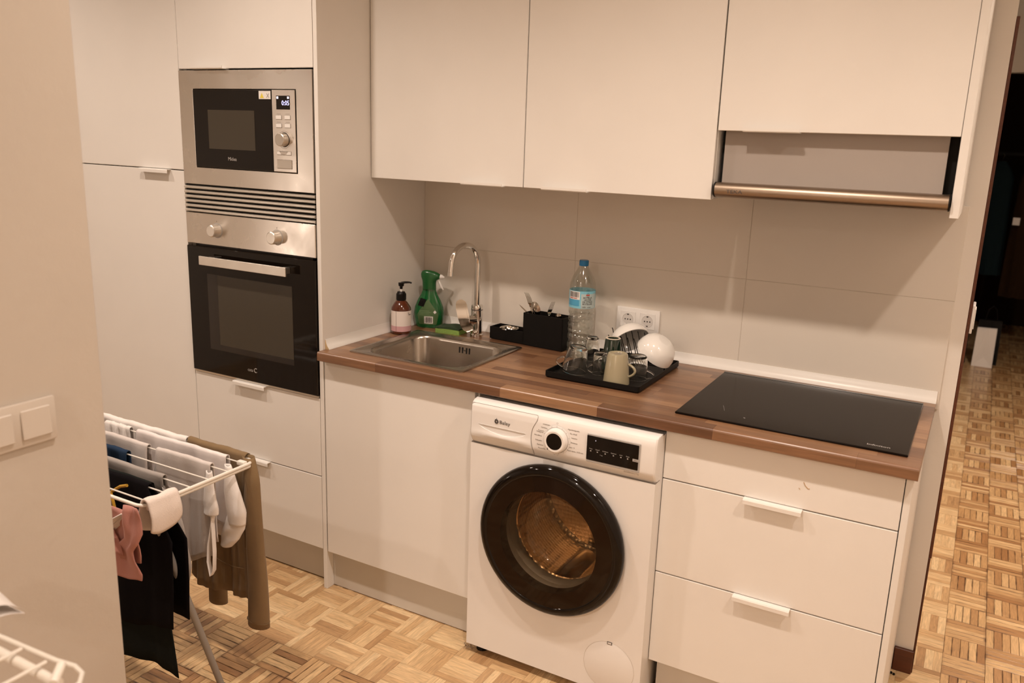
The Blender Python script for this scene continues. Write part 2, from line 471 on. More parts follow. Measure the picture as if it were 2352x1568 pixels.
# ------------------------------------------------------------------ parquet: every finger its own piece
TS, GX, GY = .124, -.0085, -.340
def project(x, y, z):
    q = Vector((x, y, z)) - CP
    dz = q.dot(fw)
    if dz < .1: return None
    return (1176 + FPX * q.dot(rt2) / dz, 784 - FPX * q.dot(up2) / dz, dz)
def finger_mesh(nm, ln, wd, bev, m):
    bm = bmesh.new()
    uv = bm.loops.layers.uv.new('UVMap'); uv2 = bm.loops.layers.uv.new('unit')
    a, b = ln / 2, wd / 2
    lo = [bm.verts.new((x, y, -.0045)) for x, y in ((-a, -b), (a, -b), (a, b), (-a, b))]
    md = [bm.verts.new((x, y, -bev)) for x, y in ((-a, -b), (a, -b), (a, b), (-a, b))]
    tp = [bm.verts.new((x, y, 0)) for x, y in ((-a + bev, -b + bev), (a - bev, -b + bev), (a - bev, b - bev), (-a + bev, b - bev))]
    bm.faces.new(tp)
    for i in range(4):
        j = (i + 1) % 4
        bm.faces.new((lo[i], lo[j], md[j], md[i])); bm.faces.new((md[i], md[j], tp[j], tp[i]))
    for f in bm.faces:
        for l_ in f.loops:
            l_[uv].uv = (l_.vert.co.x, l_.vert.co.y)
            l_[uv2].uv = (l_.vert.co.x / ln + .5, l_.vert.co.y / wd + .5)
    me = bpy.data.meshes.new(nm); bm.to_mesh(me); bm.free(); me.materials.append(m)
    return me
FW = TS / 5
fm_new = finger_mesh('parquet_finger', TS - .0004, FW - .00025, .00015, OAKN)
fm_old = finger_mesh('parquet_finger', TS - .0010, FW - .0012, .0005, OAKO)
cand, rest = [], []
for i in range(-22, 24):
    for j in range(-35, 62):
        cx, cy = GX + (i + .5) * TS, GY + (j + .5) * TS
        if not (-2.65 < cx < 2.8 and -4.55 < cy < 7.3): continue
        if cx < 1.56 and cy > .62: continue
        new = (cx < 1.9755 and -.34 < cy)
        alx = (i + j) % 2 == 0
        for k in range(5):
            off = (k - 2) * FW
            x, y = (cx, cy + off) if alx else (cx + off, cy)
            seen = False
            if (y < .05 and x < 1.3 and y > -1.0) or (x > 1.86 and .55 < y < 5.2):
                pr = project(x, y, 0)
                if pr and -20 < pr[0] < 2380 and -20 < pr[1] < 1590 and pr[0] > 285:
                    # behind the near wall / inside the washer or cabinets: not in view
                    if not (x < 1.3 and y > .03): seen = True; area = 1 / pr[2] ** 3
            (cand if seen else rest).append((area if seen else 0, x, y, alx, new))
cand.sort(key=lambda a: -a[0])
rest += cand[300:]
for a, x, y, alx, new in cand[:300]:
    o = bpy.data.objects.new('parquet_finger', fm_new if new else fm_old)
    COL.objects.link(o)
    o.location = (x, y, (R() - .5) * .0008)
    o.rotation_euler = ((R() - .5) * .006, (R() - .5) * .002, 0 if alx else PI / 2)
    o.parent = fl
def far_fingers(name, lst, ref, m):
    vs, fs, uvs, uv2s, rn = [], [], [], [], []
    rv = [v.co.copy() for v in ref.vertices]
    polys = [list(p.vertices) for p in ref.polygons]
    L1 = max(v.x for v in rv) * 2; W1 = max(v.y for v in rv) * 2
    for a, x, y, alx, new in lst:
        b = len(vs); dz = (R() - .5) * .0008; rr_ = R()
        for v in rv:
            vs.append((x + v.x, y + v.y, v.z + dz) if alx else (x - v.y, y + v.x, v.z + dz))
        for pl in polys:
            fs.append([b + q for q in pl]); rn.append(rr_)
            for q in pl:
                uvs += [rv[q].x, rv[q].y]; uv2s += [rv[q].x / L1 + .5, rv[q].y / W1 + .5]
    me = bpy.data.meshes.new(name); me.from_pydata(vs, [], fs)
    me.uv_layers.new(name='UVMap').data.foreach_set('uv', uvs)
    me.uv_layers.new(name='unit').data.foreach_set('uv', uv2s)
    me.attributes.new('rnd', 'FLOAT', 'FACE').data.foreach_set('value', rn)
    o = link(name, me, m, fl); o['kind'] = 'stuff'
far_fingers('parquet_border', [q for q in rest if q[4]], fm_new, OAKNA)
far_fingers('parquet_field', [q for q in rest if not q[4]], fm_old, OAKOA)

# ------------------------------------------------------------------ cabinets
def handle(parent, x0, x1, zt, yf, hang=False):
    """thin white edge pull: a plate lying over the door edge with a small lip turned down (or up for a wall cabinet)"""
    bm = bmesh.new()
    if not hang: prof = [(yf + .014, zt), (yf + .014, zt + .0022), (yf - .0165, zt + .0022), (yf - .0185, zt - .001), (yf - .0185, zt - .0115), (yf - .0163, zt - .0115), (yf - .0163, zt)]
    else: prof = [(yf + .014, zt), (yf + .014, zt - .0022), (yf - .0165, zt - .0022), (yf - .0185, zt + .0005), (yf - .0185, zt + .008), (yf - .0163, zt + .008), (yf - .0163, zt)]
    add_prism_x(bm, prof, x0, x1)
    return obj('handle', bm, WHITE_EDGE, parent)
DT = .019
def door(parent, name, x0, x1, z0, z1, yf, m=None):
    return box(name, x0, x1, yf, yf + DT, z0, z1, m or WHITE, parent, bev=.0012)

# pantry (leftmost tall cabinet)
t = thing('pantry_cabinet', (-.935, .3, 0), 'tall white cabinet of two stacked doors left of the oven tower', 'cabinet')
box('body', -1.236, -.6345, DT + .002, .585, .15, 2.60, WHITE_EDGE, t)
box('plinth', -1.236, -.6345, .05, .066, 0, .149, PLINTH, t)
door(t, 'door', -1.2345, -.6352, 1.4635, 2.60, 0)
dr = door(t, 'door', -1.2345, -.6352, .153, 1.4597, 0)
handle(dr, -.857, -.704, 1.4597, 0)
# oven tower
t = thing('oven_tower', (-.32, .3, 0), 'tall white housing around the microwave and oven with drawers below', 'cabinet')
bm = bmesh.new()
add_box(bm, -.6325, -.6185, DT + .002, .585, .15, 2.60); add_box(bm, -.0305, -.0165, DT + .002, .585, .15, 2.60)
add_box(bm, -.6185, -.0305, .57, .585, .15, 2.60); add_box(bm, -.6185, -.0305, DT + .002, .57, 1.815, 1.83); add_box(bm, -.6185, -.0305, DT + .002, .57, .703, .718)
obj('body', bm, WHITE_EDGE, t)
dr = door(t, 'door', -.6325, -.0185, 1.8085, 2.60, 0); handle(dr, -.5552, -.402, 1.8085, 0, True)
dr = door(t, 'drawer', -.6325, -.0185, .4338, .7185, 0); handle(dr, -.4195, -.2640, .7185, 0)
dr = door(t, 'drawer', -.6325, -.0185, .1535, .4302, 0); handle(dr, -.4150, -.2605, .4302, 0)
box('plinth', -.633, -.016, .050, .066, .004, .149, PLINTH, t)
box('side_panel', -.0162, 0, .0, D + .002, 0, 2.60, WHITE, t, bev=.0008)
# microwave
t = thing('microwave', (-.325, .2, 1.417), 'built-in steel microwave with clock display above the oven', 'microwave')
bm = bmesh.new()
loops_ = []
for x0, x1, z0, z1, y in ((-.6315, -.0200, 1.4175, 1.8030, .016), (-.6315, -.0200, 1.4175, 1.8030, -.003), (-.6305, -.0210, 1.4185, 1.8020, -.004), (-.5650, -.0875, 1.4755, 1.7430, -.004), (-.5640, -.0885, 1.4765, 1.7420, -.003), (-.5640, -.0885, 1.4765, 1.7420, .002)):
    loops_.append([Vector((x0, y, z0)), Vector((x1, y, z0)), Vector((x1, y, z1)), Vector((x0, y, z1))])
bridge(bm, loops_, False)
obj('trim_frame', bm, STEEL, t)
box('body', -.600, -.05, .016, .42, 1.425, 1.79, DGREY, t)
box('surround', -.5640, -.0885, .001, .012, 1.4765, 1.7420, BLACKP, t)
dd = box('door', -.5620, -.1935, -.007, .001, 1.4790, 1.7395, BLACKG, t, bev=.002)
box('window', -.4905, -.2710, -.0077, -.007, 1.5430, 1.6730, WINDOW_G, dd)
text('lettering', 'Midea', -.3814, -.0076, 1.5060, .017, LGREY, dd, 'CENTER')
st = box('sticker', -.2475, -.1950, -.0077, -.007, 1.7105, 1.7360, LBLW, dd)
bm = bmesh.new(); add_prism_y(bm, [(-.2420, 1.7135), (-.2245, 1.7135), (-.2333, 1.7300)], -.0081, -.0077); obj('warning_triangle', bm, YELLOW, dd)
text('lettering', 'X', -.2140, -.0079, 1.7145, .020, PRINT, dd, 'LEFT')
cp = box('control_panel', -.1910, -.0910, -.007, .001, 1.4795, 1.7395, STEEL, t, bev=.001)
ds = box('display', -.1710, -.1123, -.0076, -.007, 1.6786, 1.7217, BLACKG, cp)
text('clock_digits', '0:05', -.1135, -.0079, 1.6920, .0215, EMIT, cp, 'RIGHT', sx=.92)
box('indicator', -.1690, -.1610, -.0079, -.0076, 1.7120, 1.7190, EMITW, cp); box('indicator', -.1225, -.1150, -.0079, -.0076, 1.7120, 1.7190, EMITW, cp)
for bx in (-.1617, -.1234):
    for bz in (1.6534, 1.6273):
        box('button_rim', bx - .0128, bx + .0128, -.0074, -.007, bz - .0068, bz + .0068, PRINT, cp)
        box('button', bx - .0118, bx + .0118, -.0092, -.0074, bz - .0058, bz + .0058, LGREY if 0 else PLAST, cp, bev=.0006)
        box('button_caption', bx - .009, bx + .009, -.00715, -.007, bz + .0105, bz + .0117, PRINT, cp)
box('button_rim', -.1738, -.1107, -.0074, -.007, 1.5338, 1.5462, PRINT, cp); box('button', -.1726, -.1119, -.0092, -.0074, 1.5350, 1.5450, PLAST, cp, bev=.0006)
box('button_rim', -.1750, -.1084, -.0074, -.007, 1.4900, 1.5195, PRINT, cp); box('button', -.1738, -.1096, -.0092, -.0074, 1.4912, 1.5183, STEEL2, cp, bev=.0006)
lathe('knob', [(0, -.030), (.0185, -.030), (.0205, -.0285), (.0215, -.007), (.0235, -.007)], (-.1405, 0, 1.5830), STEEL2, cp, axis='y', seg=28)
lathe('knob_ring', [(.0270, -.0073), (.0280, -.0073)], (-.1405, 0, 1.5830), PRINT, cp, axis='y', seg=28)
# ventilation grille
t = thing('ventilation_grille', (-.325, 0, 1.32), 'steel louvre grille between the microwave and the oven', 'grille')
box('backing', -.6315, -.0190, .004, .012, 1.3180, 1.4160, DARK, t)
for k in range(6):
    zc_ = 1.4055 - k * .0163
    bm = bmesh.new()
    add_prism_x(bm, [(.004, zc_ - .0045), (-.003, zc_ - .0048), (-.0065, zc_ - .002), (-.0065, zc_ + .0025), (-.003, zc_ + .0052), (.004, zc_ + .0052)], -.6315, -.0190)
    obj('slat', bm, STEEL2, t)
# oven
t = thing('oven', (-.325, .2, .72), 'built-in black glass oven with steel control strip and bar handle', 'oven')
box('body', -.600, -.05, .016, .54, .735, 1.31, DGREY, t)
cp = box('control_panel', -.6315, -.0190, -.005, .016, 1.2055, 1.3160, STEEL, t, bev=.0015)
for kx in (-.475, -.188):
    k = lathe('knob', [(0, -.036), (.0185, -.036), (.0215, -.0335), (.0225, -.013), (.0235, -.005)], (kx, 0, 1.2600), STEEL2, cp, axis='y', seg=28)
    box('knob_mark', kx - .001, kx + .001, -.0056, -.005, 1.2900, 1.2945, PRINT, cp)
    lathe('knob_shadow_ring', [(.0237, -.0053), (.027, -.0053)], (kx, 0, 1.2600), LGREY, cp, axis='y', seg=28)
dr = box('door', -.6310, -.0195, -.009, .016, .7290, 1.1965, BLACKG, t, bev=.002)
box('window_surround', -.5330, -.1215, -.0096, -.009, .8215, 1.1010, WINDOW_F, dr)
box('window', -.4800, -.1235, -.0101, -.0096, .8430, 1.0985, WINDOW_G, dr)
text('lettering', 'cata', -.3475, -.0098, .7670, .0165, LGREY, dr)
bm = bmesh.new(); add_tube(bm, [(-.3075 + .0075 * math.cos(a), -.0096, .7735 + .0075 * math.sin(a)) for a in [math.radians(50 + 26 * q) for q in range(11)]], .0012, 6); obj('logo', bm, LGREY, dr, True)
bm = bmesh.new()
add_box(bm, -.5291, -.1150, -.047, -.040, 1.1378, 1.1690, .001)
for hx in (-.5000, -.144): add_box(bm, hx - .014, hx + .014, -.040, -.009, 1.143, 1.164, .001)
obj('handle', bm, STEEL2, dr)
box('bottom_trim', -.6310, -.0195, -.004, .012, .7215, .7282, STEEL2, t)

# sink cabinet
t = thing('sink_cabinet', (.3, .3, 0), 'white base cabinet with one plain door under the sink', 'cabinet')
bm = bmesh.new()
add_box(bm, .003, .018, DT + .002, .585, .15, .68); add_box(bm, .597, .612, DT + .002, .585, .15, .862); add_box(bm, .018, .597, DT + .002, .585, .15, .166)
add_box(bm, .018, .597, DT + .002, .04, .82, .862)
obj('body', bm, WHITE_EDGE, t)
door(t, 'door', .0055, .607, .1500, .8600, 0)
box('plinth', .001, .612, .0354, .051, .003, .149, PLINTH, t)
# drawer cabinet
t = thing('drawer_cabinet', (1.52, .3, 0), 'white base cabinet with drawers under the hob', 'cabinet')
box('body', 1.236, 1.8165, DT + .002, .585, .152, .862, WHITE_EDGE, t)
box('front_panel', 1.2195, 1.8168, 0, DT, .7190, .8620, WHITE, t, bev=.0012)
dr = door(t, 'drawer', 1.2195, 1.8168, .4370, .7155, 0); handle(dr, 1.4445, 1.5930, .7155, 0)
dr = door(t, 'drawer', 1.2195, 1.8168, .1514, .4335, 0); handle(dr, 1.4430, 1.5930, .4335, 0)
bm = bmesh.new(); add_tube(bm, [(1.588, -.0006, .792), (1.592, -.0006, .784), (1.600, -.0006, .777), (1.604, -.0006, .778)], .0009, 5); add_tube(bm, [(1.578, -.0006, .774), (1.581, -.0006, .771)], .0008, 5)
lab(obj('stain', bm, plain('brown_stain', (.45, .26, .10), .6), t), 'small brown stain')
box('plinth', 1.236, 1.8168, .0354, .051, .003, .151, PLINTH, t)
box('end_panel', 1.8190, 1.8350, .001, .585, 0, .8630, WHITE, t, bev=.0008)

# wall cabinets
YU, ZU = .2619, 1.463
def wall_cab(x0, x1, label, h0, h1):
    t = thing('wall_cabinet', ((x0 + x1) / 2, .4, ZU), label, 'cabinet', 'wall cabinets over the worktop')
    box('body', x0 + .001, x1 - .001, YU + DT + .002, .588, ZU + .002, 2.60, WHITE_EDGE, t)
    dr = door(t, 'door', x0 + .0018, x1 - .0018, ZU, 2.60, YU)
    handle(dr, h0, h1, ZU, YU, True)
wall_cab(.0005, .6062, 'white wall cabinet over the sink, beside the tall panel', .3831, .5375)
wall_cab(.6062, 1.2110, 'white wall cabinet between the sink cabinet and the hood cabinet', .6794, .8319)
t = thing('hood_cabinet', (1.52, .4, ZU), 'white wall cabinet with shorter door above the cooker hood', 'cabinet')
box('body', 1.2125, 1.8130, YU + DT + .002, .588, 1.66, 2.60, WHITE_EDGE, t)
dr = door(t, 'door', 1.2130, 1.8130, 1.6535, 2.60, YU); handle(dr, 1.2856, 1.4346, 1.6535, YU, True)
box('end_panel', 1.8142, 1.8345, YU, .588, 1.4565, 2.60, WHITE, t, bev=.0008)
# cooker hood
t = thing('cooker_hood', (1.5, .4, 1.47), 'pull-out cooker hood with grey panel and stained steel bar', 'cooker hood')
bm = bmesh.new(); add_box(bm, 1.2140, 1.8110, .325, .585, 1.478, 1.655)
obj('body', bm, DARK, t)
box('front_panel', 1.2255, 1.7890, YU + .040, .325, 1.484, 1.655, HOODG, t)
bm = bmesh.new()
pr_ = [(YU + .052, 1.4735)] + [(YU + .004 - .0205 * math.cos(math.radians(a_)), 1.4930 + .0200 * math.sin(math.radians(a_))) for a_ in range(-84, 91, 12)] + [(YU + .034, 1.5125), (YU + .052, 1.5125)]
add_prism_x(bm, pr_, 1.2215, 1.8085)
bar = obj('steel_bar', bm, HOODM, t, True, 50)
for xa, xb in ((1.2185, 1.2215), (1.8085, 1.8115)):
    bm = bmesh.new(); add_prism_x(bm, [(y + (.0 if y > YU else -.0008), z + (.001 if z > 1.49 else -.001)) for y, z in pr_], xa, xb); obj('end_cap', bm, BLACKP, t)
text('lettering', 'TEKA', 1.2550, YU - .0168, 1.4850, .0150, DGREY, bar, sx=1.25)

# ------------------------------------------------------------------ worktop made of staves
t = thing('worktop', (.9, .3, ZC), 'brown wood-stave worktop running from the tall panel to the wall end', 'worktop')
X0, X1, Y0, Y1 = .0008, 1.8440, -.0301, D - .001
SX0, SX1, SY0, SY1 = .100, .517, .052, .404       # cut-out for the sink bowl
def cut_rects(x0, x1, y0, y1):
    out = []
    if x1 <= SX0 or x0 >= SX1 or y1 <= SY0 or y0 >= SY1: return [(x0, x1, y0, y1)]
    if x0 < SX0: out.append((x0, SX0, y0, y1))
    if x1 > SX1: out.append((SX1, x1, y0, y1))
    a, b = max(x0, SX0), min(x1, SX1)
    if y0 < SY0: out.append((a, b, y0, SY0))
    if y1 > SY1: out.append((a, b, SY1, y1))
    return out
bm = bmesh.new()
for q in cut_rects(.0005, X1 - .0004, Y0 + .03, Y1): add_box(bm, q[0], q[1], q[2], q[3], ZC - .031, ZC - .004)
obj('core', bm, STAVE, t)
RW = .0405
nrow = int(math.ceil((Y1 - Y0) / RW))
rs = random.Random(11)
for r in range(nrow):
    y0 = Y0 + r * RW; y1 = min(Y1, y0 + RW)
    lo_x = X0 if y0 < -.001 else .0006
    x = lo_x - rs.random() * .22
    while x < X1:
        ln = .16 + rs.random() * .33
        a, b = max(x, lo_x), min(x + ln, X1)
        x += ln
        if b - a < .01: continue
        if r == 0:
            # front stave: full edge of the board with a rounded nose; the part beside the tall panel stops at the panel
            bm = bmesh.new()
            prof = [(y1, ZC - .031), (Y0 + .002, ZC - .031), (Y0, ZC - .029), (Y0, ZC - .0065), (Y0 + .0009, ZC - .0032), (Y0 + .0032, ZC - .0009), (Y0 + .0065, ZC), (y1, ZC)]
            if a < -.0005:
                add_prism_x(bm, [(min(y, -.0006), z) for y, z in prof], a, min(b, 0))
                if b > .0006: add_prism_x(bm, prof, .0006, b - .00015)
            else: add_prism_x(bm, prof, a + .00015, b - .00015)
            obj('stave', bm, STAVE, t)
        else:
            for q in cut_rects(a, b, y0, y1):
                if q[1] - q[0] < .004 or q[3] - q[2] < .002: continue
                box('stave', q[0] + .00012, q[1] - .00012, q[2] + .0001, q[3] - .0001, ZC - .004, ZC, STAVE, t)
def cove(name, p0, p1, along, label):
    prof = [(0, .034), (.0022, .034), (.0050, .022), (.0095, .012), (.0165, .0035), (.0170, 0), (0, 0)]
    bm = bmesh.new()
    A, B = [], []
    for d_, h in prof:
        if along == 'x': A.append(bm.verts.new((p0, D - .0003 - d_, ZC + .0003 + h))); B.append(bm.verts.new((p1, D - .0003 - d_, ZC + .0003 + h)))
        else: A.append(bm.verts.new((.0004 + d_, p0, ZC + .0003 + h))); B.append(bm.verts.new((.0004 + d_, p1, ZC + .0003 + h)))
    n = len(prof)
    for i in range(n): bm.faces.new((A[i], A[(i + 1) % n], B[(i + 1) % n], B[i]))
    bm.faces.new(A[::-1]); bm.faces.new(B)
    o = obj(name, bm, TRIMW, None, True, 60)
    tag(o, label, 'trim')
    return o
cove('worktop_trim', .018, 1.8440, 'x', 'long white coved trim along the tiled back wall behind hob and tap')
o = cove('worktop_trim', .012, D - .019, 'y', 'short white coved trim along the tall side panel left of the sink')
bm = bmesh.new(); add_prism_y(bm, [(.0006, ZC + .0335), (.0025, ZC + .0335), (.0050, ZC + .022), (.0095, ZC + .012), (.0165, ZC + .0035), (.0165, ZC + .0004), (.0006, ZC + .0004)], .0113, .0119)
lab(obj('cut_end', bm, CHIP, o), 'raw chipboard cut end')

# sink
t = thing('sink', (.31, .23, ZC), 'square inset stainless steel sink at the left of the worktop', 'sink')
def rrect(x0, x1, y0, y1, r, z, n=6):
    pts = []
    for cx, cy, a0 in ((x1 - r, y1 - r, 0), (x0 + r, y1 - r, 90), (x0 + r, y0 + r, 180), (x1 - r, y0 + r, 270)):
        for k in range(n + 1):
            a = math.radians(a0 + 90 * k / n)
            pts.append(Vector((cx + r * math.cos(a), cy + r * math.sin(a), z)))
    return pts
bm = bmesh.new()
lp = [rrect(0.0809, 0.5372, 0.0342, 0.4340, .012, ZC + .0004), rrect(0.0809, 0.5372, 0.0342, 0.4340, .012, ZC + .0035), rrect(0.0841, 0.5340, 0.0374, 0.4308, .010, ZC + .0050),
      rrect(0.0945, 0.5236, 0.0478, 0.4204, .010, ZC + .0046), rrect(0.0970, 0.5211, 0.0503, 0.4172, .012, ZC + .0030), rrect(0.1182, 0.5078, 0.0632, 0.3865, .060, ZC + .0018),
      rrect(0.1212, 0.5048, 0.0662, 0.3836, .060, ZC - .0005), rrect(0.1251, 0.5009, 0.0701, 0.3796, .058, ZC - .010), rrect(0.1311, 0.4949, 0.0761, 0.3737, .054, ZC - .120),
      rrect(0.1400, 0.4860, 0.0850, 0.3648, .048, ZC - .143), rrect(0.1597, 0.4663, 0.1047, 0.3450, .040, ZC - .150)]
bridge(bm, lp)
sk = obj('basin', bm, SINKM, t, True, 50)
for ox in (0.3071, 0.3199, 0.3367, 0.3486):
    box('overflow_slot', ox - .0025, ox + .0025, 0.3761, 0.3784, ZC - .040, ZC - .018, DARK, sk, bev=.001)
lathe('overflow_screw', [(0, -.002), (.003, -.0015), (.0035, 0)], (0.3283, 0.3778, ZC - .029), CHROME, sk, axis='y', seg=12)
lathe('drain', [(.038, .002), (.033, .002), (.030, -.001), (0, -.001)], (.313, .223, ZC - .149), CHROME, t, seg=24)

# tap
TX, TY = .3014, .5020
t = thing('kitchen_tap', (TX, TY, ZC), 'tall chrome gooseneck tap with side lever behind the sink', 'tap')
lathe('body', [(.0240, 0), (.0240, .006), (.0215, .009), (.0215, .103), (.0215, .112), (.0195, .1165), (.0105, .1175)], (TX, TY, ZC + .0002), CHROME, t, seg=32, capb=True)
lathe('collar_ring', [(.0217, .0975), (.0219, .0985), (.0219, .0995), (.0217, .1005)], (TX, TY, ZC), DGREY, t, seg=32)
dvec = Vector((-.19, -.98, 0)).normalized()
pts = [Vector((TX, TY, ZC + .112)), Vector((TX, TY, ZC + .18)), Vector((TX, TY, ZC + .265))]
rad = .0700
cen = Vector((TX, TY, ZC + .272)) + dvec * rad
for k in range(0, 19):
    a = PI - PI * k / 18
    pts.append(cen + dvec * (math.cos(a) * rad) + Vector((0, 0, math.sin(a) * rad)))
pts.append(pts[-1] + Vector((0, 0, -.020)) + dvec * .003)
tube('spout', pts, .0104, CHROME, t, seg=20)
e = pts[-1]
tube('aerator', [e + Vector((0, 0, .0005)), e + Vector((0, 0, -.0145)) + dvec * .001], .0108, CHROME, t, seg=20)
# lever: short stub from the body to a curved oval plate
tube('lever_stub', [(TX, TY, ZC + .060), (TX - .012, TY - .030, ZC + .062), (TX - .016, TY - .044, ZC + .064)], [.019, .018, .016], CHROME, t, seg=20)
bm = bmesh.new()
def lev(u, v):
    a = (u - .5) * 2; s = v
    wdt = .0185 * (1 - abs(2 * s - 1) ** 5) ** .5 if 0 < s < 1 else 0.0
    px = TX - .0085 + a * wdt * .86 - .032 * s
    py = TY - .046 + a * wdt * .50 - .010 * s - .010 * math.sin(s * PI)
    return Vector((px, py, ZC + .018 + .122 * s))
def lev2(u, v):
    p_ = lev(u, v); return p_ + Vector((.004, .006, 0))
add_grid(bm, lev, 8, 16); add_grid(bm, lev2, 8, 16)
bmesh.ops.remove_doubles(bm, verts=bm.verts, dist=.0001)
obj('lever', bm, CHROME, t, True, 60)

# ------------------------------------------------------------------ things at the sink
SXc, SYc = .0560, .3660
t = thing('soap_dispenser', (SXc, SYc, ZC), 'amber pump soap bottle with pale pink label in the sink corner', 'soap bottle')
rB = .0365
lathe('bottle', [(0, .0), (rB - .004, .0), (rB, .004), (rB, .090), (rB - .0015, .098), (.022, .118), (.0165, .123), (.0165, .128)], (SXc, SYc, ZC + .0004), AMBER, t, seg=36)
bm = bmesh.new()
def lbl(bm, c, r, z0, z1, a0, a1, n=24, slant=0.):
    A = []
    for k in range(n + 1):
        a = a0 + (a1 - a0) * k / n
        A.append((bm.verts.new((c[0] + r * math.sin(a), c[1] - r * math.cos(a), z0 + slant * (k / n - .5))), bm.verts.new((c[0] + r * math.sin(a), c[1] - r * math.cos(a), z1 + slant * (k / n - .5)))))
    for p_, q in zip(A, A[1:]): bm.faces.new((p_[0], q[0], q[1], p_[1]))
lbl(bm, (SXc, SYc), rB + .0004, ZC + .012, ZC + .088, .52 - PI, .50 + PI, 40)
lb = obj('label', bm, SOAPL, t, True)
bm = bmesh.new(); lbl(bm, (SXc, SYc), rB + .0007, ZC + .012, ZC + .032, -2.6, 2.6, 36); obj('label_band', bm, SOAPP, lb, True)
bm = bmesh.new(); lbl(bm, (SXc, SYc), rB + .0010, ZC + .012, ZC + .088, .10, .125, 2); obj('label_seam', bm, DGREY, lb)
for zz, s_ in ((.078, 'la'), (.073, 'mano')): text('lettering', s_, 1.40, 0, ZC + zz, .007, DGREY, lb, bend=(SXc, SYc, rB + .0006))
lathe('collar', [(.0135, .150), (.0135, .156), (.0160, .1505), (.0185, .148), (.0185, .127), (.0165, .124)], (SXc, SYc, ZC), BLACKP, t, seg=24)
lathe('collar_top', [(0, .1565), (.0120, .1565), (.0125, .148)], (SXc, SYc, ZC), BLACKP, t, seg=24)
lathe('pump_stem', [(.0042, .156), (.0042, .168)], (SXc, SYc, ZC), PLAST, t, seg=12)
bm = bmesh.new()
add_lathe(bm, [(.0050, .166), (.0058, .176), (.0098, .177), (.0105, .186), (.0110, .189), (0, .190)], (SXc, SYc, ZC), seg=20, capb=True)
add_tube(bm, [(SXc, SYc, ZC + .1875), (SXc + .012, SYc + .006, ZC + .191), (SXc + .026, SYc + .014, ZC + .1915), (SXc + .034, SYc + .018, ZC + .1895)], [.0050, .0044, .0036, .0030], 10)
obj('pump_head', bm, BLACKP, t, True, 45)

GXc, GYc = .0775, .5160
t = thing('spray_bottle', (GXc, GYc, ZC), 'green trigger spray bottle standing in the corner by the tap', 'spray bottle')
YS = .50
rotg = Matrix.Rotation(math.radians(22), 3, 'Z')
bm = bmesh.new(); add_lathe(bm, [(0, .0), (.0480, .0), (.0525, .006), (.0575, .035), (.0590, .055), (.0555, .078), (.0450, .104), (.0330, .125), (.0270, .140), (.0255, .150)], (GXc, GYc, ZC + .0004), seg=40, sy=.47, rot=rotg)
gb = obj('bottle', bm, GREENB, t, True, 60)
def on_front(x, z, prof_r, off=.0008):
    """point on the flattened front of the bottle"""
    yy = math.sqrt(max(0, 1 - min(.98, (x / prof_r) ** 2))) * prof_r * .47 + off
    v = rotg @ Vector((x, -yy, 0))
    return Vector((GXc + v.x, GYc + v.y, ZC + z))
def radius_at(z):
    P_ = [(.0, .048), (.006, .0525), (.035, .0575), (.055, .059), (.078, .0555), (.104, .045), (.125, .033), (.14, .027), (.15, .0255)]
    for (a, ra), (b, rb) in zip(P_, P_[1:]):
        if a <= z <= b: return ra + (rb - ra) * (z - a) / (b - a)
    return .03
def front_patch(name, x0, x1, z0, z1, m, wfun=None, off=.0008, n=10, k=10):
    bm = bmesh.new()
    def f(u, v):
        z = z0 + (z1 - z0) * v
        wv = wfun(v) if wfun else 1.
        x = (x0 + x1) / 2 + (x1 - x0) / 2 * (2 * u - 1) * wv
        return on_front(x, z, radius_at(z), off)
    add_grid(bm, f, n, k)
    return obj(name, bm, m, t, True)
lb = front_patch('back_label', -.041, .041, .014, .112, GREENL, lambda v: (1 - max(0, (v - .38) / .62) ** 1.15) if v > .38 else (.80 + .20 * (v / .38) ** .7), .0010, 12, 24)
front_patch('barcode_label', -.013, .021, .018, .046, LBLW, None, .0016, 6, 4)
for k in range(9): front_patch('barcode_bar', -.0090 + k * .0029, -.0090 + k * .0029 + .0012 + .0006 * (k % 3), .021, .043, DGREY, None, .0020, 1, 2)
front_patch('hazard_symbol', .022, .034, .056, .070, LBLW, lambda v: 1 - abs(2 * v - 1), .0016, 4, 6)
for k in range(4): front_patch('label_print', -.034, .012 - .005 * (k % 2), .050 + k * .0055, .0510 + k * .0055, plain('pale_green_print', (.28, .42, .22), .5) if k == 0 else bpy.data.materials['pale_green_print'], None, .0016, 6, 1)
bm = bmesh.new(); add_grid(bm, lambda u, v: on_front(-.040 + .024 * u + .010 * v, .086 + .028 * v - .004 * u, radius_at(.086 + .028 * v), .0022), 5, 5); lab(obj('dark_sticker', bm, BLACKP, t), 'dark rectangular sticker')
bm = bmesh.new()
ax = rotg @ Vector((1, 0, 0))
def hp(x, z): return Vector((GXc, GYc, ZC + z)) + ax * x
secs = [(.1485, -.0265, .0265, .019), (.160, -.0262, .0262, .0190), (.172, -.0265, .0262, .0188), (.182, -.0280, .0285, .0186), (.1885, -.0305, .0400, .0180), (.196, -.0325, .0440, .0175), (.204, -.0330, .0430, .0168), (.211, -.0310, .0330, .0150), (.2165, -.0270, .0180, .0120), (.2195, -.0190, .0030, .0070)]
rings = []
ay = rotg @ Vector((0, 1, 0))
for z, xa, xb, hy_ in secs:
    rings.append([bm.verts.new(hp((xa + xb) / 2 + (xb - xa) / 2 * math.copysign(abs(math.cos(2 * PI * k / 24)) ** .8, math.cos(2 * PI * k / 24)), z) + ay * (hy_ * math.sin(2 * PI * k / 24))) for k in range(24)])
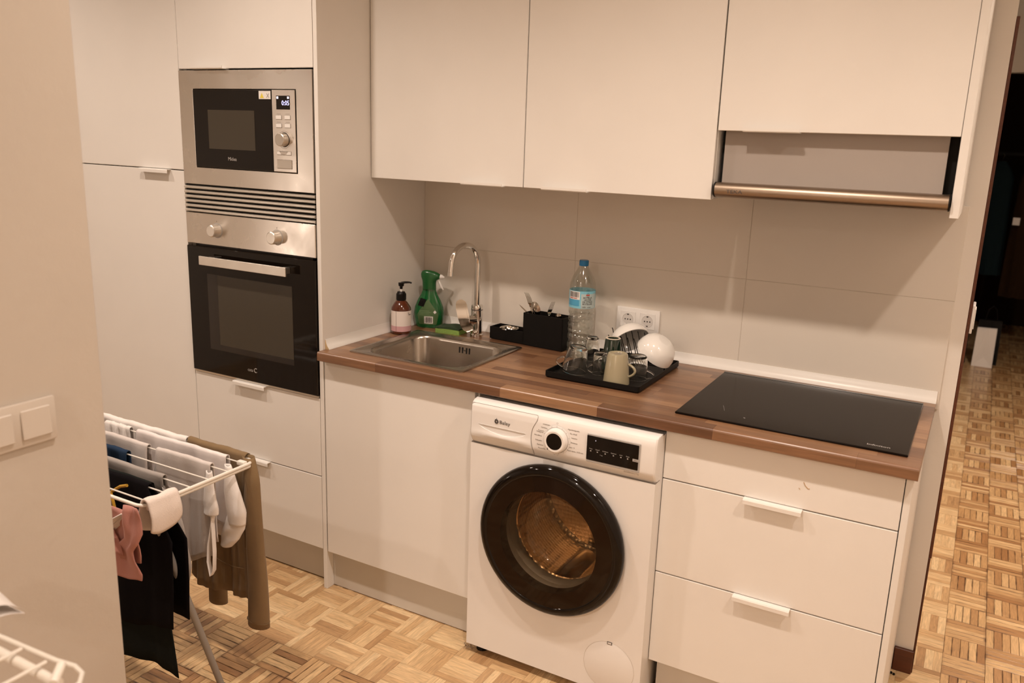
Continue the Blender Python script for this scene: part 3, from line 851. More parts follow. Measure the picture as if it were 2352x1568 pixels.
for A, B in zip(rings, rings[1:]):
    for k in range(24): bm.faces.new((A[k], A[(k + 1) % 24], B[(k + 1) % 24], B[k]))
bm.faces.new(rings[0][::-1]); bm.faces.new(rings[-1])
obj('trigger_head', bm, GREENP, t, True, 60)
tube('nozzle', [hp(.041, .1965), hp(.049, .1955), hp(.0525, .195), hp(.0575, .1945)], [.0095, .0085, .0052, .0042], PLAST, t, seg=16)
tube('trigger', [hp(.034, .184), hp(.041, .170), hp(.047, .157), hp(.054, .147)], [.0045, .0050, .0046, .0022], PLAST, t, seg=10)

t = thing('sponge', (.19, .49, ZC), 'green kitchen sponge with dark scourer lying beside the tap base', 'sponge')
def slab(bm, c, ux, uy, hx, hy, z0, z1, bev=.002, wav=0., n=8):
    def P_(a, b, z): return Vector((c[0] + ux[0] * a * hx + uy[0] * b * hy, c[1] + ux[1] * a * hx + uy[1] * b * hy, z + wav * math.sin(3 * a + 1) * (z - z0 > .001)))
    T = add_grid(bm, lambda u, v: P_(2 * u - 1, 2 * v - 1, z1), n, n)
    B_ = add_grid(bm, lambda u, v: P_(2 * u - 1, 2 * v - 1, z0), n, n)
    edge = [(i, 0) for i in range(n)] + [(n, j) for j in range(n)] + [(i, n) for i in range(n, 0, -1)] + [(0, j) for j in range(n, 0, -1)]
    for k in range(len(edge)):
        a, b = edge[k], edge[(k + 1) % len(edge)]
        bm.faces.new((B_[a[0]][a[1]], B_[b[0]][b[1]], T[b[0]][b[1]], T[a[0]][a[1]]))
ca, sa = math.cos(.08), math.sin(.08)
bm = bmesh.new(); slab(bm, (.200, .486), (ca, sa), (-sa, ca), .050, .033, ZC + .0004, ZC + .018, wav=.0015); obj('foam', bm, SPONGE, t)
bm = bmesh.new(); slab(bm, (.200, .486), (ca, sa), (-sa, ca), .050, .033, ZC + .0182, ZC + .0255, wav=.003); obj('scourer', bm, SCOUR, t)

# cutlery caddy
t = thing('cutlery_caddy', (.5, .52, ZC), 'black plastic cutlery caddy with tall box and low tray behind the sink', 'caddy')
ANG = math.radians(-4.5)
KC, KS = math.cos(ANG), math.sin(ANG)
KO = Vector((.3665, .4890, ZC))
def kp(x, y, z): return Vector((KO.x + x * KC - y * KS, KO.y + x * KS + y * KC, KO.z + z))
def kbox(bm, x0, x1, y0, y1, z0, z1, tb=.0):
    """open or solid box in the caddy's own directions; tb narrows the foot"""
    vs = [bm.verts.new(kp(x + (tb if x == x0 else -tb) * (z == z0), y + (tb if y == y0 else -tb) * (z == z0), z)) for x in (x0, x1) for y in (y0, y1) for z in (z0, z1)]
    for q in ((0, 1, 3, 2), (4, 6, 7, 5), (0, 4, 5, 1), (2, 3, 7, 6), (0, 2, 6, 4), (1, 5, 7, 3)): bm.faces.new([vs[i] for i in q])
bm = bmesh.new()
BXL = .1435; T_ = .0025; XW, YW = .306, .068
kbox(bm, .004, XW - .004, .004, YW - .004, .0004, .004)
kbox(bm, 0, XW, 0, T_, .003, .047, .001); kbox(bm, 0, XW, YW - T_, YW, .003, .047, .001); kbox(bm, 0, T_, 0, YW, .003, .047)
obj('low_tray', bm, BLACKM, t)
bm = bmesh.new()
kbox(bm, BXL, XW, 0, T_, .002, .118); kbox(bm, BXL, XW, YW - T_, YW, .002, .118); kbox(bm, BXL, BXL + T_, 0, YW, .002, .118); kbox(bm, XW - T_, XW, 0, YW, .002, .118)
kbox(bm, .232, .2335, 0, YW, .02, .108)
obj('box', bm, BLACKM, t)
o = lathe('sink_strainer', [(.0345, .012), (.0355, .0135), (.0345, .0150), (.0300, .0135), (.0270, .004), (.0240, .001), (0, 0)], kp(.062, .034, .030), CUTL, None, seg=32)
tag(o, 'round steel sink strainer lying in the low end of the black caddy', 'strainer')
def fork(name, label, base, head, side, sc=1.):
    t = thing(name, base, label, 'fork', 'cutlery in the caddy')
    b, h, s = Vector(base), Vector(head), Vector(side).normalized()
    ax = (h - b).normalized(); nrm = ax.cross(s).normalized()
    bm = bmesh.new(); add_tube(bm, [b, b + (h - b) * .5, h - ax * .012], [.0040 * sc, .0026 * sc, .0026 * sc], 8, flat=.5); obj('handle', bm, CUTL, t, True)
    bm = bmesh.new()
    W_ = .0115 * sc
    def pl(u, v):
        wv = W_ * (math.sin(PI * .5 * min(1, .25 + v * .9)))
        return h - ax * .014 + ax * .030 * sc * v + s * (2 * u - 1) * wv + nrm * .004 * math.sin(v * 2.4)
    add_grid(bm, pl, 6, 8); add_grid(bm, lambda u, v: pl(u, v) + nrm * .0012, 6, 8)
    top = h - ax * .014 + ax * .030 * sc
    for k in range(4):
        o_ = s * (W_ * (-.87 + .58 * k))
        add_tube(bm, [top + o_ + nrm * .0026 - ax * .003, top + o_ * .97 + ax * .020 * sc + nrm * .0015, top + o_ * .92 + ax * .042 * sc - nrm * .003], [.0022 * sc, .0019 * sc, .0009], 6, flat=.6)
    obj('head', bm, CUTL, t, True, 60)
def spoon(name, label, base, head, side, sc=1.):
    t = thing(name, base, label, 'spoon', 'cutlery in the caddy')
    b, h, s = Vector(base), Vector(head), Vector(side).normalized()
    ax = (h - b).normalized(); nrm = ax.cross(s).normalized()
    bm = bmesh.new(); add_tube(bm, [b, b + (h - b) * .5, h], [.0040 * sc, .0026 * sc, .0028 * sc], 8, flat=.5); obj('handle', bm, CUTL, t, True)
    bm = bmesh.new()
    rings = []
    for off in (0, 1):
        for q in range(5):
            rr_ = q / 4
            for k in range(20):
                pass
    def sp(u, v, off):
        a = 2 * PI * u
        x_, y_ = math.cos(a) * v, math.sin(a) * v
        return h + ax * (.026 * sc * (1 + x_)) + s * (.0185 * sc * y_ * (1 + .12 * x_)) + nrm * (-.008 * sc * (1 - v * v) + off)
    add_grid(bm, lambda u, v: sp(u, v, 0), 24, 6); add_grid(bm, lambda u, v: sp(u, v, .0011), 24, 6)
    bmesh.ops.remove_doubles(bm, verts=bm.verts, dist=.0002)
    obj('bowl', bm, CUTL, t, True, 70)
fork('fork', 'larger steel fork standing tallest in the left end of the black caddy', kp(.190, .046, .006), kp(.164, .016, .136), (1, -.3, .05), 1.0)
spoon('spoon', 'large steel spoon leaning between the two forks in the black caddy', kp(.200, .050, .006), kp(.190, .020, .108), (1, -.25, 0), 1.08)
fork('fork', 'smaller steel fork seen edge-on right of the large spoon in the caddy', kp(.205, .030, .006), kp(.223, .052, .124), (.55, .8, 0), .72)
spoon('teaspoon', 'small spoon sunk in the right compartment of the black caddy', kp(.250, .050, .006), kp(.268, .030, .094), (1, -.2, 0), .72)
tk = thing('knife', kp(.178, .045, .006), 'dark steel knife leaning left over the edge of the black caddy', 'knife', 'cutlery in the caddy')
bm = bmesh.new()
b, h = kp(.160, .030, .100), kp(.112, .020, .139)
add_tube(bm, [b, b + (h - b) * .45, b + (h - b) * .8, h], [.0062, .0064, .0055, .0012], 10, flat=.22); obj('blade', bm, CUTL, tk, True)
tube('handle', [kp(.178, .045, .006), b], [.005, .005], CUTL, tk, seg=8, flat=.5)

# water bottle
BX, BY = .7283, .4904
t = thing('water_bottle', (BX, BY, ZC), 'clear ridged plastic water bottle with blue cap and blue label', 'bottle')
rb = .0445
pf = [(0, .006), (.030, .0), (.041, .003), (rb, .010)]
z = .012
ridges = [.022, .046, .070, .094, .118, .140]
for zz in ridges: pf += [(rb, zz - .007), (rb - .0042, zz), (rb, zz + .007)]
pf += [(rb, .155), (rb - .001, .163), (rb - .0012, .226), (rb - .0005, .234), (rb - .0015, .246), (rb - .008, .266), (rb - .017, .284), (rb - .0265, .300), (.0150, .309), (.0136, .314), (.0136, .319)]
bm = bmesh.new()
add_lathe(bm, pf, (BX, BY, ZC + .0006), seg=56)
for v in bm.verts:   # the ridges run slanted round the body
    h_ = v.co.z - ZC
    if .02 < h_ < .15:
        a = math.atan2(v.co.y - BY, v.co.x - BX)
        v.co.z += .006 * math.sin(a * 1 + h_ * 60)
obj('bottle', bm, PETG, t, True, 60)
lathe('cap', [(.0158, .3065), (.0162, .308), (.0162, .322), (.0150, .3255), (0, .326)], (BX, BY, ZC), BLUECAP, t, seg=32)
lathe('water', [(0, .0065), (.028, .002), (.0395, .004), (.0405, .012), (.0400, .026), (0, .0262)], (BX, BY, ZC + .001), thin_glass('water', (.95, .97, .95), .02), t, seg=32)
bm = bmesh.new(); lbl(bm, (BX, BY), rb + .0001, ZC + .166, ZC + .225, -PI, PI, 48); lb = obj('label', bm, BLUEL, t, True)
cB = (BX, BY)
def lblp(name, a0, a1, z0, z1, m, off=.0005): 
    bm = bmesh.new(); lbl(bm, cB, rb + off, ZC + z0, ZC + z1, a0, a1, max(2, int(abs(a1 - a0) / .12))); return obj(name, bm, m, lb, True)
VA = .44   # the camera looks at the bottle from its right
lblp('barcode_panel', VA - 1.20, VA - .20, .196, .2235, LBLW)
rs = random.Random(3)
a = VA - 1.15
while a < VA - .26:
    wv = rs.choice((.012, .02, .03)); lblp('barcode_bar', a, a + wv, .204, .2215, DGREY, .0008); a += wv + rs.choice((.014, .02, .028))
text('lettering', '8 480000 400400', VA - 1.12, 0, ZC + .1985, .0050, RED, lb, bend=(BX, BY, rb + .0006), sx=.9)
lblp('blue_panel', VA - 1.35, VA - .24, .174, .195, BLUEL2)
lblp('text_panel', VA - .10, VA + 1.25, .167, .216, LBLG)
for k, s_ in enumerate(('BOTELLA', 'HECHA', 'DE OTRAS', 'BOTELLAS')): text('lettering', s_, VA + .41, 0, ZC + .2010 - k * .0072, .0078, DGREY, lb, 'CENTER', bend=(BX, BY, rb + .0009))
text('lettering', '100%', VA - .04, 0, ZC + .1695, .0066, DGREY, lb, bend=(BX, BY, rb + .0009)); text('lettering', 'reciclado', VA + .36, 0, ZC + .1700, .0040, DGREY, lb, bend=(BX, BY, rb + .0009))
lblp('red_mark', VA + .27, VA + .56, .2105, .2145, RED, .0010)
for sgn, m_ in ((1, DGREY), (-1, DGREY)):
    bm = bmesh.new(); add_tube(bm, [(BX + (rb + .0014) * math.sin(VA + .415 + .10 * math.cos(q)), BY - (rb + .0014) * math.cos(VA + .415 + .10 * math.cos(q)), ZC + .2125 + sgn * (.0028 + .0032 * math.sin(q))) for q in [PI * j / 6 for j in range(7)]], .0004, 5); obj('mark_arc', bm, m_, lb)

# double socket on the tiles
t = thing('double_socket', (.9, D, 1.02), 'white double wall socket on the tiles behind the white bowls', 'socket')
SZ = 1.0195
box('frame', .8215, .9775, D - .0085, D - .0002, SZ - .0410, SZ + .0405, PLAST, t, bev=.003, seg=2)
for cx in (.8640, .9350):
    ins = box('socket_insert', cx - .0275, cx + .0275, D - .0100, D - .0085, SZ - .0275, SZ + .0275, PLAST, t, bev=.001)
    lathe('seam', [(.0285, -.00005), (.0280, -.0001)], (cx, D - .0086, SZ), LGREY, ins, axis='y', seg=4)
    lathe('socket_well', [(.0200, -.0012), (.0192, -.0010), (.0185, -.0003), (0, -.0002)], (cx, D - .0100, SZ), plain('socket_well', (.66, .63, .60), .4) if cx < .9 else bpy.data.materials['socket_well'], ins, axis='y', seg=32)
    for dx in (-.0095, 0, .0095): lathe('pin_hole', [(.0026, -.0001), (0, -.0001)], (cx + dx, D - .0104, SZ - .0005), DGREY, ins, axis='y', seg=14)
    for dz in (.0165, -.0165): box('earth_clip', cx - .003, cx + .003, D - .0112, D - .0104, SZ + dz - .002, SZ + dz + .002, DGREY, ins)

# ------------------------------------------------------------------ drying tray and crockery
ZT = ZC + .0060
t = thing('dish_tray', (.91, .37, ZC), 'black metal dish drying tray with upright wires on the worktop', 'dish rack')
bm = bmesh.new()
TX0, TX1, TY0, TY1 = .7660, 1.0775, .1500, .5250
bridge(bm, [rrect(TX0 + .004, TX1 - .004, TY0 + .004, TY1 - .004, .008, ZC + .0004), rrect(TX0, TX1, TY0, TY1, .010, ZC + .005), rrect(TX0, TX1, TY0, TY1, .010, ZC + .0205), rrect(TX0 + .0035, TX1 - .0035, TY0 + .0035, TY1 - .0035, .008, ZC + .0205), rrect(TX0 + .0045, TX1 - .0045, TY0 + .0045, TY1 - .0045, .007, ZT)])
obj('tray', bm, BLACKM, t, True, 30)
for row, (yy, hh, xo) in enumerate(((.424, .118, .004), (.404, .097, .000))):
    for k in range(6):
        bx = .868 + xo + k * .0222
        tube('prong', [(bx + .022, yy + .004, ZT + .014), (bx + .022, yy, ZT + .036), (bx + .004, yy - .004, ZT + hh - .006), (bx + .0015, yy - .0045, ZT + hh)], .0014, BLACKP, t, seg=6)
bm = bmesh.new()
for yy in (.426, .408): add_tube(bm, [(.880, yy, ZT + .016), (1.066, yy, ZT + .016)], .002, 8)
for xx in (.884, 1.062): add_tube(bm, [(xx, .417, ZT), (xx, .417, ZT + .016)], .002, 8)
obj('prong_rail', bm, BLACKP, t, True)

def vessel(name, label, cat, c, prof, m, group=None, rot=None, hnd=None, hm=None, seg=36, zlift=0.):
    """prof (r,h) from the rim that stands on the tray, over the base, and back down inside"""
    t = thing(name, c, label, cat, group)
    lathe('body', prof, c, m, t, seg=seg, rot=rot)
    if hnd:
        pts, rr_ = hnd
        q = [Vector(c) + ((rot @ Vector(p)) if rot else Vector(p)) for p in pts]
        bm = bmesh.new(); add_tube(bm, q, rr_, 10, flat=.75); obj('handle', bm, hm or m, t, True)
    return t
def cup_prof(r0, r1, h, th, foot=.003):
    return [(r0 - th, .0004), (r0, .0004), (r0 + (r1 - r0) * .5 + .001, h * .5), (r1 + .001, h - .006), (r1 - .001, h - .0015), (r1 - .005, h), (r1 * .75, h - .0006), (r1 * .72, h - foot), (0, h - foot),
            ]
def cup_inner(r0, r1, h, th, base=.006):
    return [(0, h - base), (r1 - th - .004, h - base), (r1 - th, h - base - .004), (r0 - th, .0004)]
def ring_handle(r, z0, z1, out, ang, n=9, roundness=1.):
    pts = []
    for k in range(n):
        s = k / (n - 1)
        rr_ = r + out * math.sin(PI * s) ** .75
        pts.append((rr_ * math.cos(ang), rr_ * math.sin(ang), z0 + (z1 - z0) * s))
    return pts
# beige mug upside down
vessel('mug', 'beige glazed mug standing upside down at the front of the black tray', 'mug', (.9834, .2056, ZT), cup_prof(.0405, .0300, .094, .003) , BEIGE, None, None,
       (ring_handle(.034, .022, .062, .022, math.radians(8)), .0052))
lathe('maker_mark', [(.007, .0001), (.011, .0001)], (.9839, .2056, ZT + .0912), PRINT, bpy.data.objects['mug'], seg=18)
# dark green mug
gm = vessel('mug', 'dark green mug standing upside down with unglazed foot ring', 'mug', (.9020, .3640, ZT), cup_prof(.0335, .0245, .098, .003, .005), GREENM, None, None,
       (ring_handle(.030, .012, .050, .020, math.radians(190)), .0045))
lathe('foot_ring', [(.0180, .0974), (.0190, .0986), (.0235, .0984), (.0247, .0968)], (.9020, .3640, ZT), BISQUE, gm, seg=36)
# glasses
def glass(label, c, r0, r1, h, hnd=None, rot=None, cat='glass', nm='glass_cup'):
    outer = [(r0 - .0016, .0004), (r0, .0004), (r0 - (r0 - r1) * .5 + .0012, h * .5), (r1 + .0008, h - .010), (r1 - .0005, h - .003), (r1 - .004, h), (r1 * .7, h - .001), (0, h - .001)]
    inner = [(0, h - .008), (r1 - .005, h - .008), (r1 - .0022, h - .013), (r0 - (r0 - r1) * .5 - .0008, h * .5), (r0 - .0016, .0004)]
    t = thing(nm, c, label, cat, 'upturned glasses on the tray')
    bm = bmesh.new()
    add_lathe(bm, outer, c, seg=40, rot=rot); add_lathe(bm, inner, c, seg=40, rot=rot)
    bmesh.ops.remove_doubles(bm, verts=bm.verts, dist=.00005)
    obj('body', bm, GLASS, t, True, 50)
    if hnd:
        q = [Vector(c) + ((rot @ Vector(p)) if rot else Vector(p)) for p in hnd]
        bm = bmesh.new(); add_tube(bm, q, .0035, 10, flat=.8); obj('handle', bm, GLASS, t, True)
lean = Matrix.Rotation(math.radians(9), 3, 'Y')
glass('wide clear glass cup leaning at the left front corner of the tray', (.8300, .2290, ZT + .0065), .0400, .0285, .082, ring_handle(.0375, .006, .040, .022, math.radians(200)), lean)
glass('clear glass cup with handle behind the beige mug, at the tray right', (1.0180, .2867, ZT), .0330, .0290, .074, ring_handle(.031, .004, .030, .024, math.radians(5)))
glass('small clear tumbler standing upside down beside the bottle', (.8080, .4150, ZT), .0265, .0215, .078, None, nm='tumbler')
glass('small clear glass between the leaning cup and the beige mug', (.9015, .2690, ZT), .0250, .0210, .069, ring_handle(.022, .003, .030, .018, math.radians(205)), nm='tumbler')
# white bowls
def bowl(label, c, axis, r, dpt):
    """c centre of the rim, axis points from the rim into the open side"""
    z = -Vector(axis).normalized()
    x = z.cross(Vector((0, 1, .01))).normalized(); y = z.cross(x)
    rot = Matrix((x, y, z)).transposed()
    t = thing('bowl', c, label, 'bowl', 'white bowls on the tray')
    out = [(r - .0022, 0), (r, .0008), (r * .97, dpt * .30), (r * .86, dpt * .60), (r * .66, dpt * .84), (r * .46, dpt * .955), (r * .38, dpt * .99), (r * .34, dpt), (0, dpt)]
    inn = [(0, dpt * .90), (r * .40, dpt * .90), (r * .64, dpt * .78), (r * .82, dpt * .56), (r * .935, dpt * .28), (r - .0022, 0)]
    bm = bmesh.new(); add_lathe(bm, out, c, seg=48, rot=rot); add_lathe(bm, inn, c, seg=48, rot=rot)
    bmesh.ops.remove_doubles(bm, verts=bm.verts, dist=.00005)
    obj('shell', bm, CERAM, t, True, 50)
bowl('white bowl tipped over the tray wires in front of the socket', (.9290, .4480, .9760), (.60, -.46, -.65), .0660, .052)
bowl('white bowl leaning on its side over the right edge of the tray', (1.0310, .3980, .9600), (-.58, .10, -.80), .0640, .060)

# hob
t = thing('induction_hob', (1.515, .316, ZC), 'black glass induction hob set into the right end of the worktop', 'hob')
o = box('glass_top', 1.2262, 1.8127, .0383, .5392, ZC + .0006, ZC + .0062, HOBG, t, bev=.0015)
text('lettering', 'Infiniton', 1.7150, .0640, ZC + .00630, .0145, LGREY, t, flat=True, sx=1.15, ext=.00008)
bm = bmesh.new(); add_box(bm, 1.2262, 1.8127, .5262, .5392, ZC + .0062, ZC + .0068); obj('rear_strip', bm, HOODG if 0 else BLACKG, t)
for k, (px, py) in enumerate(((1.330, .145), (1.333, .17), (1.395, .118))):
    pass
bm = bmesh.new(); add_tube(bm, [(1.324, .170, ZC + .0063), (1.340, .124, ZC + .0063)], .0003, 4); add_tube(bm, [(1.3995, .094, ZC + .0063), (1.4060, .091, ZC + .0063)], .0005, 4); add_tube(bm, [(1.402, .097, ZC + .0063), (1.4045, .087, ZC + .0063)], .0004, 4)
lab(obj('scratch', bm, LGREY, t), 'pale scratches')

# ------------------------------------------------------------------ washing machine
WX0, WX1, WF = .6310, 1.2180, -.0560
t = thing('washing_machine', (.93, .2, 0), 'white front-loading washing machine with black porthole under the worktop', 'washing machine')
bm = bmesh.new()
add_box(bm, WX0 + .001, WX1 - .001, WF + .012, .50, .034, .0345); 
# cabinet shell with a real round opening in its front
CX, CZ, RO = .9175, .4750, .170
def shell_front(bm, x0, x1, z0, z1, y, n=48):
    ring = [bm.verts.new((CX + RO * math.cos(2 * PI * k / n), y, CZ + RO * math.sin(2 * PI * k / n))) for k in range(n)]
    outer = []
    for k in range(n):
        a = 2 * PI * k / n
        c_, s_ = math.cos(a), math.sin(a)
        tx = ((x1 - CX) / c_ if c_ > 0 else (x0 - CX) / c_) if abs(c_) > 1e-6 else 1e9
        tz = ((z1 - CZ) / s_ if s_ > 0 else (z0 - CZ) / s_) if abs(s_) > 1e-6 else 1e9
        q = min(tx, tz)
        outer.append(bm.verts.new((CX + c_ * q, y, CZ + s_ * q)))
    for k in range(n): bm.faces.new((ring[k], ring[(k + 1) % n], outer[(k + 1) % n], outer[k]))
    cor = [bm.verts.new((x, y, z)) for x, z in ((x1, z1), (x0, z1), (x0, z0), (x1, z0))]
    for c_ in cor:
        ks = sorted(range(n), key=lambda k: (outer[k].co - c_.co).length)[:2]
        try: bm.faces.new((outer[ks[0]], outer[ks[1]], c_))
        except ValueError: pass
    return ring
rg = shell_front(bm, WX0, WX1, .0325, .7165, WF)
bk = [bm.verts.new((v.co.x, WF + .05, v.co.z)) for v in rg]
for k in range(48): bm.faces.new((rg[k], rg[(k + 1) % 48], bk[(k + 1) % 48], bk[k]))
for q in (((WX0, WF, .0325), (WX0, WF, .7165), (WX0, .50, .7165), (WX0, .50, .0325)), ((WX1, WF, .0325), (WX1, WF, .7165), (WX1, .50, .7165), (WX1, .50, .0325)),
          ((WX0, WF, .0325), (WX1, WF, .0325), (WX1, .50, .0325), (WX0, .50, .0325)), ((WX0, .50, .0325), (WX1, .50, .0325), (WX1, .50, .8450), (WX0, .50, .8450))):
    bm.faces.new([bm.verts.new(p_) for p_ in q])
bmesh.ops.remove_doubles(bm, verts=bm.verts, dist=.0002)
obj('cabinet', bm, PLASTG, t)
bm = bmesh.new(); add_box(bm, WX0, WX1, -.02, .50, .7165, .8450); obj('upper_body', bm, PLASTG, t)
# fascia
def yface(z):
    P_ = [(.7185, -.0500), (.7420, -.0640), (.7500, -.0650), (.8200, -.0635), (.8360, -.0615), (.8440, -.0575), (.8490, -.0500), (.8510, -.0400)]
    if z <= P_[0][0]: return P_[0][1]
    for (a, ya), (b, yb) in zip(P_, P_[1:]):
        if a <= z <= b: return ya + (yb - ya) * (z - a) / (b - a)
    return P_[-1][1]
zs = [.7185, .730, .7420, .7500, .785, .8200, .8360, .8405, .8440, .8470, .8490, .8510]
bm = bmesh.new()
xs = [WX0, WX0 + .002, WX0 + .006, WX0 + .014, WX1 - .014, WX1 - .006, WX1 - .002, WX1]
eo = [.012, .005, .0015, 0, 0, .0015, .005, .012]
V = [[bm.verts.new((x, yface(z) + e_, z)) for z in zs] for x, e_ in zip(xs, eo)]
for i in range(len(xs) - 1):
    for j in range(len(zs) - 1): bm.faces.new((V[i][j], V[i + 1][j], V[i + 1][j + 1], V[i][j + 1]))
for q in (0, -1):
    bmv = [bm.verts.new((xs[q], -.02, z)) for z in zs]
    for j in range(len(zs) - 1): bm.faces.new((V[q][j], V[q][j + 1], bmv[j + 1], bmv[j]))
tpv = [bm.verts.new((x, -.02, .8512)) for x in xs]; btv = [bm.verts.new((x, -.02, .7185)) for x in xs]
for i in range(len(xs) - 1):
    bm.faces.new((V[i][-1], V[i + 1][-1], tpv[i + 1], tpv[i])); bm.faces.new((V[i][0], V[i + 1][0], btv[i + 1], btv[i]))
fa = obj('control_panel', bm, PLASTG, t, True, 25)
bm = bmesh.new(); add_box(bm, WX0 + .001, WX1 - .001, WF + .004, -.02, .7136, .7190); obj('panel_gap', bm, PRINT, t)
# detergent drawer: plate with an S-shaped right edge and a finger recess under a straight lip
def xr(z):
    P_ = [(.7215, .8445), (.735, .8455), (.750, .8425), (.765, .8395), (.785, .8390), (.805, .8430), (.820, .8505), (.830, .8555), (.838, .8565), (.8425, .8545)]
    if z <= P_[0][0]: return P_[0][1]
    for n_ in range(len(P_) - 1):
        (a, ya), (b, yb) = P_[n_], P_[n_ + 1]
        if a <= z <= b:
            y0_ = P_[max(0, n_ - 1)]; y3_ = P_[min(len(P_) - 1, n_ + 2)]
            m0 = (yb - y0_[1]) / (b - y0_[0]) if b != y0_[0] else 0; m1 = (y3_[1] - ya) / (y3_[0] - a)
            u = (z - a) / (b - a); h_ = b - a
            return (2*u**3 - 3*u*u + 1) * ya + (u**3 - 2*u*u + u) * h_ * m0 + (-2*u**3 + 3*u*u) * yb + (u**3 - u*u) * h_ * m1
    return P_[-1][1]
def xl(z): return .6368 + (.003 if z < .7235 or z > .841 else 0)
ZL, ZB = .7840, .7615
def arc(z):   # half-width of the recess at height z
    s = max(0., min(1., (z - ZB) / (ZL - ZB)))
    return .0800 * math.sin(s * PI / 2) ** .62, .0055 * (1 - s)
def bulge(x, z):   # soft swelling of the grip below the recess
    return .006 * math.exp(-((x - .748) / .075) ** 2) * math.exp(-((z - .7560) / .010) ** 2)
DOFF = .0016
zr = [.7215, .7235, .728, .732, .736, .739, .742, .745, .748, .751, .754, .757, .7595] + [ZB + (ZL - ZB) * k / 10 for k in range(11)] + [.7845] + [.788 + .003 * k for k in range(17)] + [.838, .840, .8415, .8425]
bm = bmesh.new()
def row(z, xa, xb, n): return [bm.verts.new((xa + (xb - xa) * k / n, yface(z) - DOFF - bulge(xa + (xb - xa) * k / n, z), z)) for k in range(n + 1)]
def strip(A, B):
    for k in range(len(A) - 1): bm.faces.new((A[k], A[k + 1], B[k + 1], B[k]))
XM = .7420
def plate_rows(zlist, mode):
    prev = None
    for z in zlist:
        if mode == 'full': r_ = [row(z, xl(z), xr(z), 24)]
        else:
            hw, sh = arc(z)
            r_ = [row(z, xl(z), XM + sh - hw, 10), row(z, XM + sh + hw, xr(z), 10)]
        if prev:
            for A, B in zip(prev, r_): strip(A, B)
        prev = r_
plate_rows([z for z in zr if z <= ZB + 1e-6], 'full')
plate_rows([z for z in zr if ZB - 1e-6 <= z <= ZL + 1e-6], 'split')
plate_rows([z for z in zr if z >= ZL - 1e-6], 'full')
bmesh.ops.remove_doubles(bm, verts=bm.verts, dist=.00005)
dw = obj('detergent_drawer', bm, PLASTG, t, True, 35)
bm = bmesh.new()
rowsr = []
for k in range(11):
    z = ZB + (ZL - ZB) * k / 10
    hw, sh = arc(z); s = k / 10
    rowsr.append([bm.verts.new((XM + sh + hw * q, yface(z) - DOFF - bulge(XM + sh + hw * q, z) * (1 - s) + .046 * s ** .25 * (1 - q * q) ** .8, z)) for q in [(-1 + 2 * i / 16) for i in range(17)]])
for A, B in zip(rowsr, rowsr[1:]): strip(A, B)
lipr = [bm.verts.new((v.co.x, yface(ZL) - DOFF - .001, ZL + .0002)) for v in rowsr[-1]]
strip(rowsr[-1], lipr)
obj('finger_recess', bm, PLASTG, dw, True, 30)
bm = bmesh.new()
oz = [.7200] + zr[1:-1] + [.8438]
ed = [(xl(z) - .0012, z) for z in oz] + [(xr(z) + .0012, z) for z in reversed(oz)]
add_tube(bm, [(x, yface(z) + .0004, z) for x, z in ed], .0008, 6, closed=True)
obj('drawer_gap', bm, PRINT, t, True)
# logo: ring spiral and name
bm = bmesh.new()
for rad_ in (.0030, .0046, .0060): add_tube(bm, [(.7238 + rad_ * math.cos(a), -.0666, .8020 + rad_ * 1.05 * math.sin(a)) for a in [2 * PI * k / 24 for k in range(24)]], .00068, 5, closed=True)
add_tube(bm, [(.7180, -.0666, .8020), (.7190, -.0666, .8075), (.7240, -.0666, .8090)], .0006, 5); add_tube(bm, [(.7240, -.0666, .8085), (.7240, -.0666, .8125)], .0006, 5)
obj('logo', bm, DGREY, dw, True)
text('lettering', 'Balay', .7335, -.0665, .7970, .0155, DGREY, dw, sx=1.12)
# programme dial
DX, DZ = .9215, .7850
lathe('dial_base', [(.0420, -.0002), (.0415, -.0016), (.0375, -.0018)], (DX, -.0645, DZ), PLASTG, t, axis='y', seg=48)
k = lathe('dial', [(.0245, -.0172), (.0300, -.0176), (.0335, -.0155), (.0355, -.010), (.0365, 0)], (DX, -.0655, DZ), PLASTG, t, axis='y', seg=48)
lathe('dial_face', [(0, -.0168), (.0240, -.0168), (.0245, -.0172)], (DX, -.0655, DZ), BLACKG, k, axis='y', seg=48)
a = math.radians(232)
box('dial_pointer', DX + .031 * math.cos(a) - .001, DX + .031 * math.cos(a) + .001, -.0838, -.0828, DZ + .031 * math.sin(a) - .003, DZ + .031 * math.sin(a) + .003, DGREY, k)
for q in range(15):
    a = math.radians(90 - q * 24)
    box('dial_tick', DX + .0405 * math.cos(a) - .0006, DX + .0405 * math.cos(a) + .0006, -.0668, -.0660, DZ + .0405 * math.sin(a) - .0006, DZ + .0405 * math.sin(a) + .0006, DGREY, fa)
bm = bmesh.new(); add_tube(bm, [(DX + .0022 * math.cos(q), -.0652, .8350 + .0022 * math.sin(q)) for q in [2 * PI * k / 14 for k in range(14)]], .0003, 4, closed=True); obj('off_symbol', bm, PRINT, fa)
TS_ = .0053
for s_, x, z in (('antialergias', .8985, .8225), ('Cortinas', .8885, .8120), ('R.oscura', .8800, .8020), ('R.deporte', .8780, .7975), ('Microfibras', .8735, .7860), ('Delicados', .8745, .7715), ('Refrescar', .8800, .7590), ('Mezcla/Mix', .8875, .7490)):
    text('lettering', s_, x, yface(z) - .0003, z, TS_, PRINT, fa, 'RIGHT')
for s_, x, z in (('Algodón/algodón', .9540, .8220), ('Eco 40-60', .9615, .8110), ('intensivo', .9660, .7990), ('Sintéticos', .9655, .7850), ('Lana / A', .9610, .7710), ('Súper rápido 15/30 min', .9550, .7605)):
    text('lettering', s_, x, yface(z) - .0003, z, TS_, PRINT, fa)
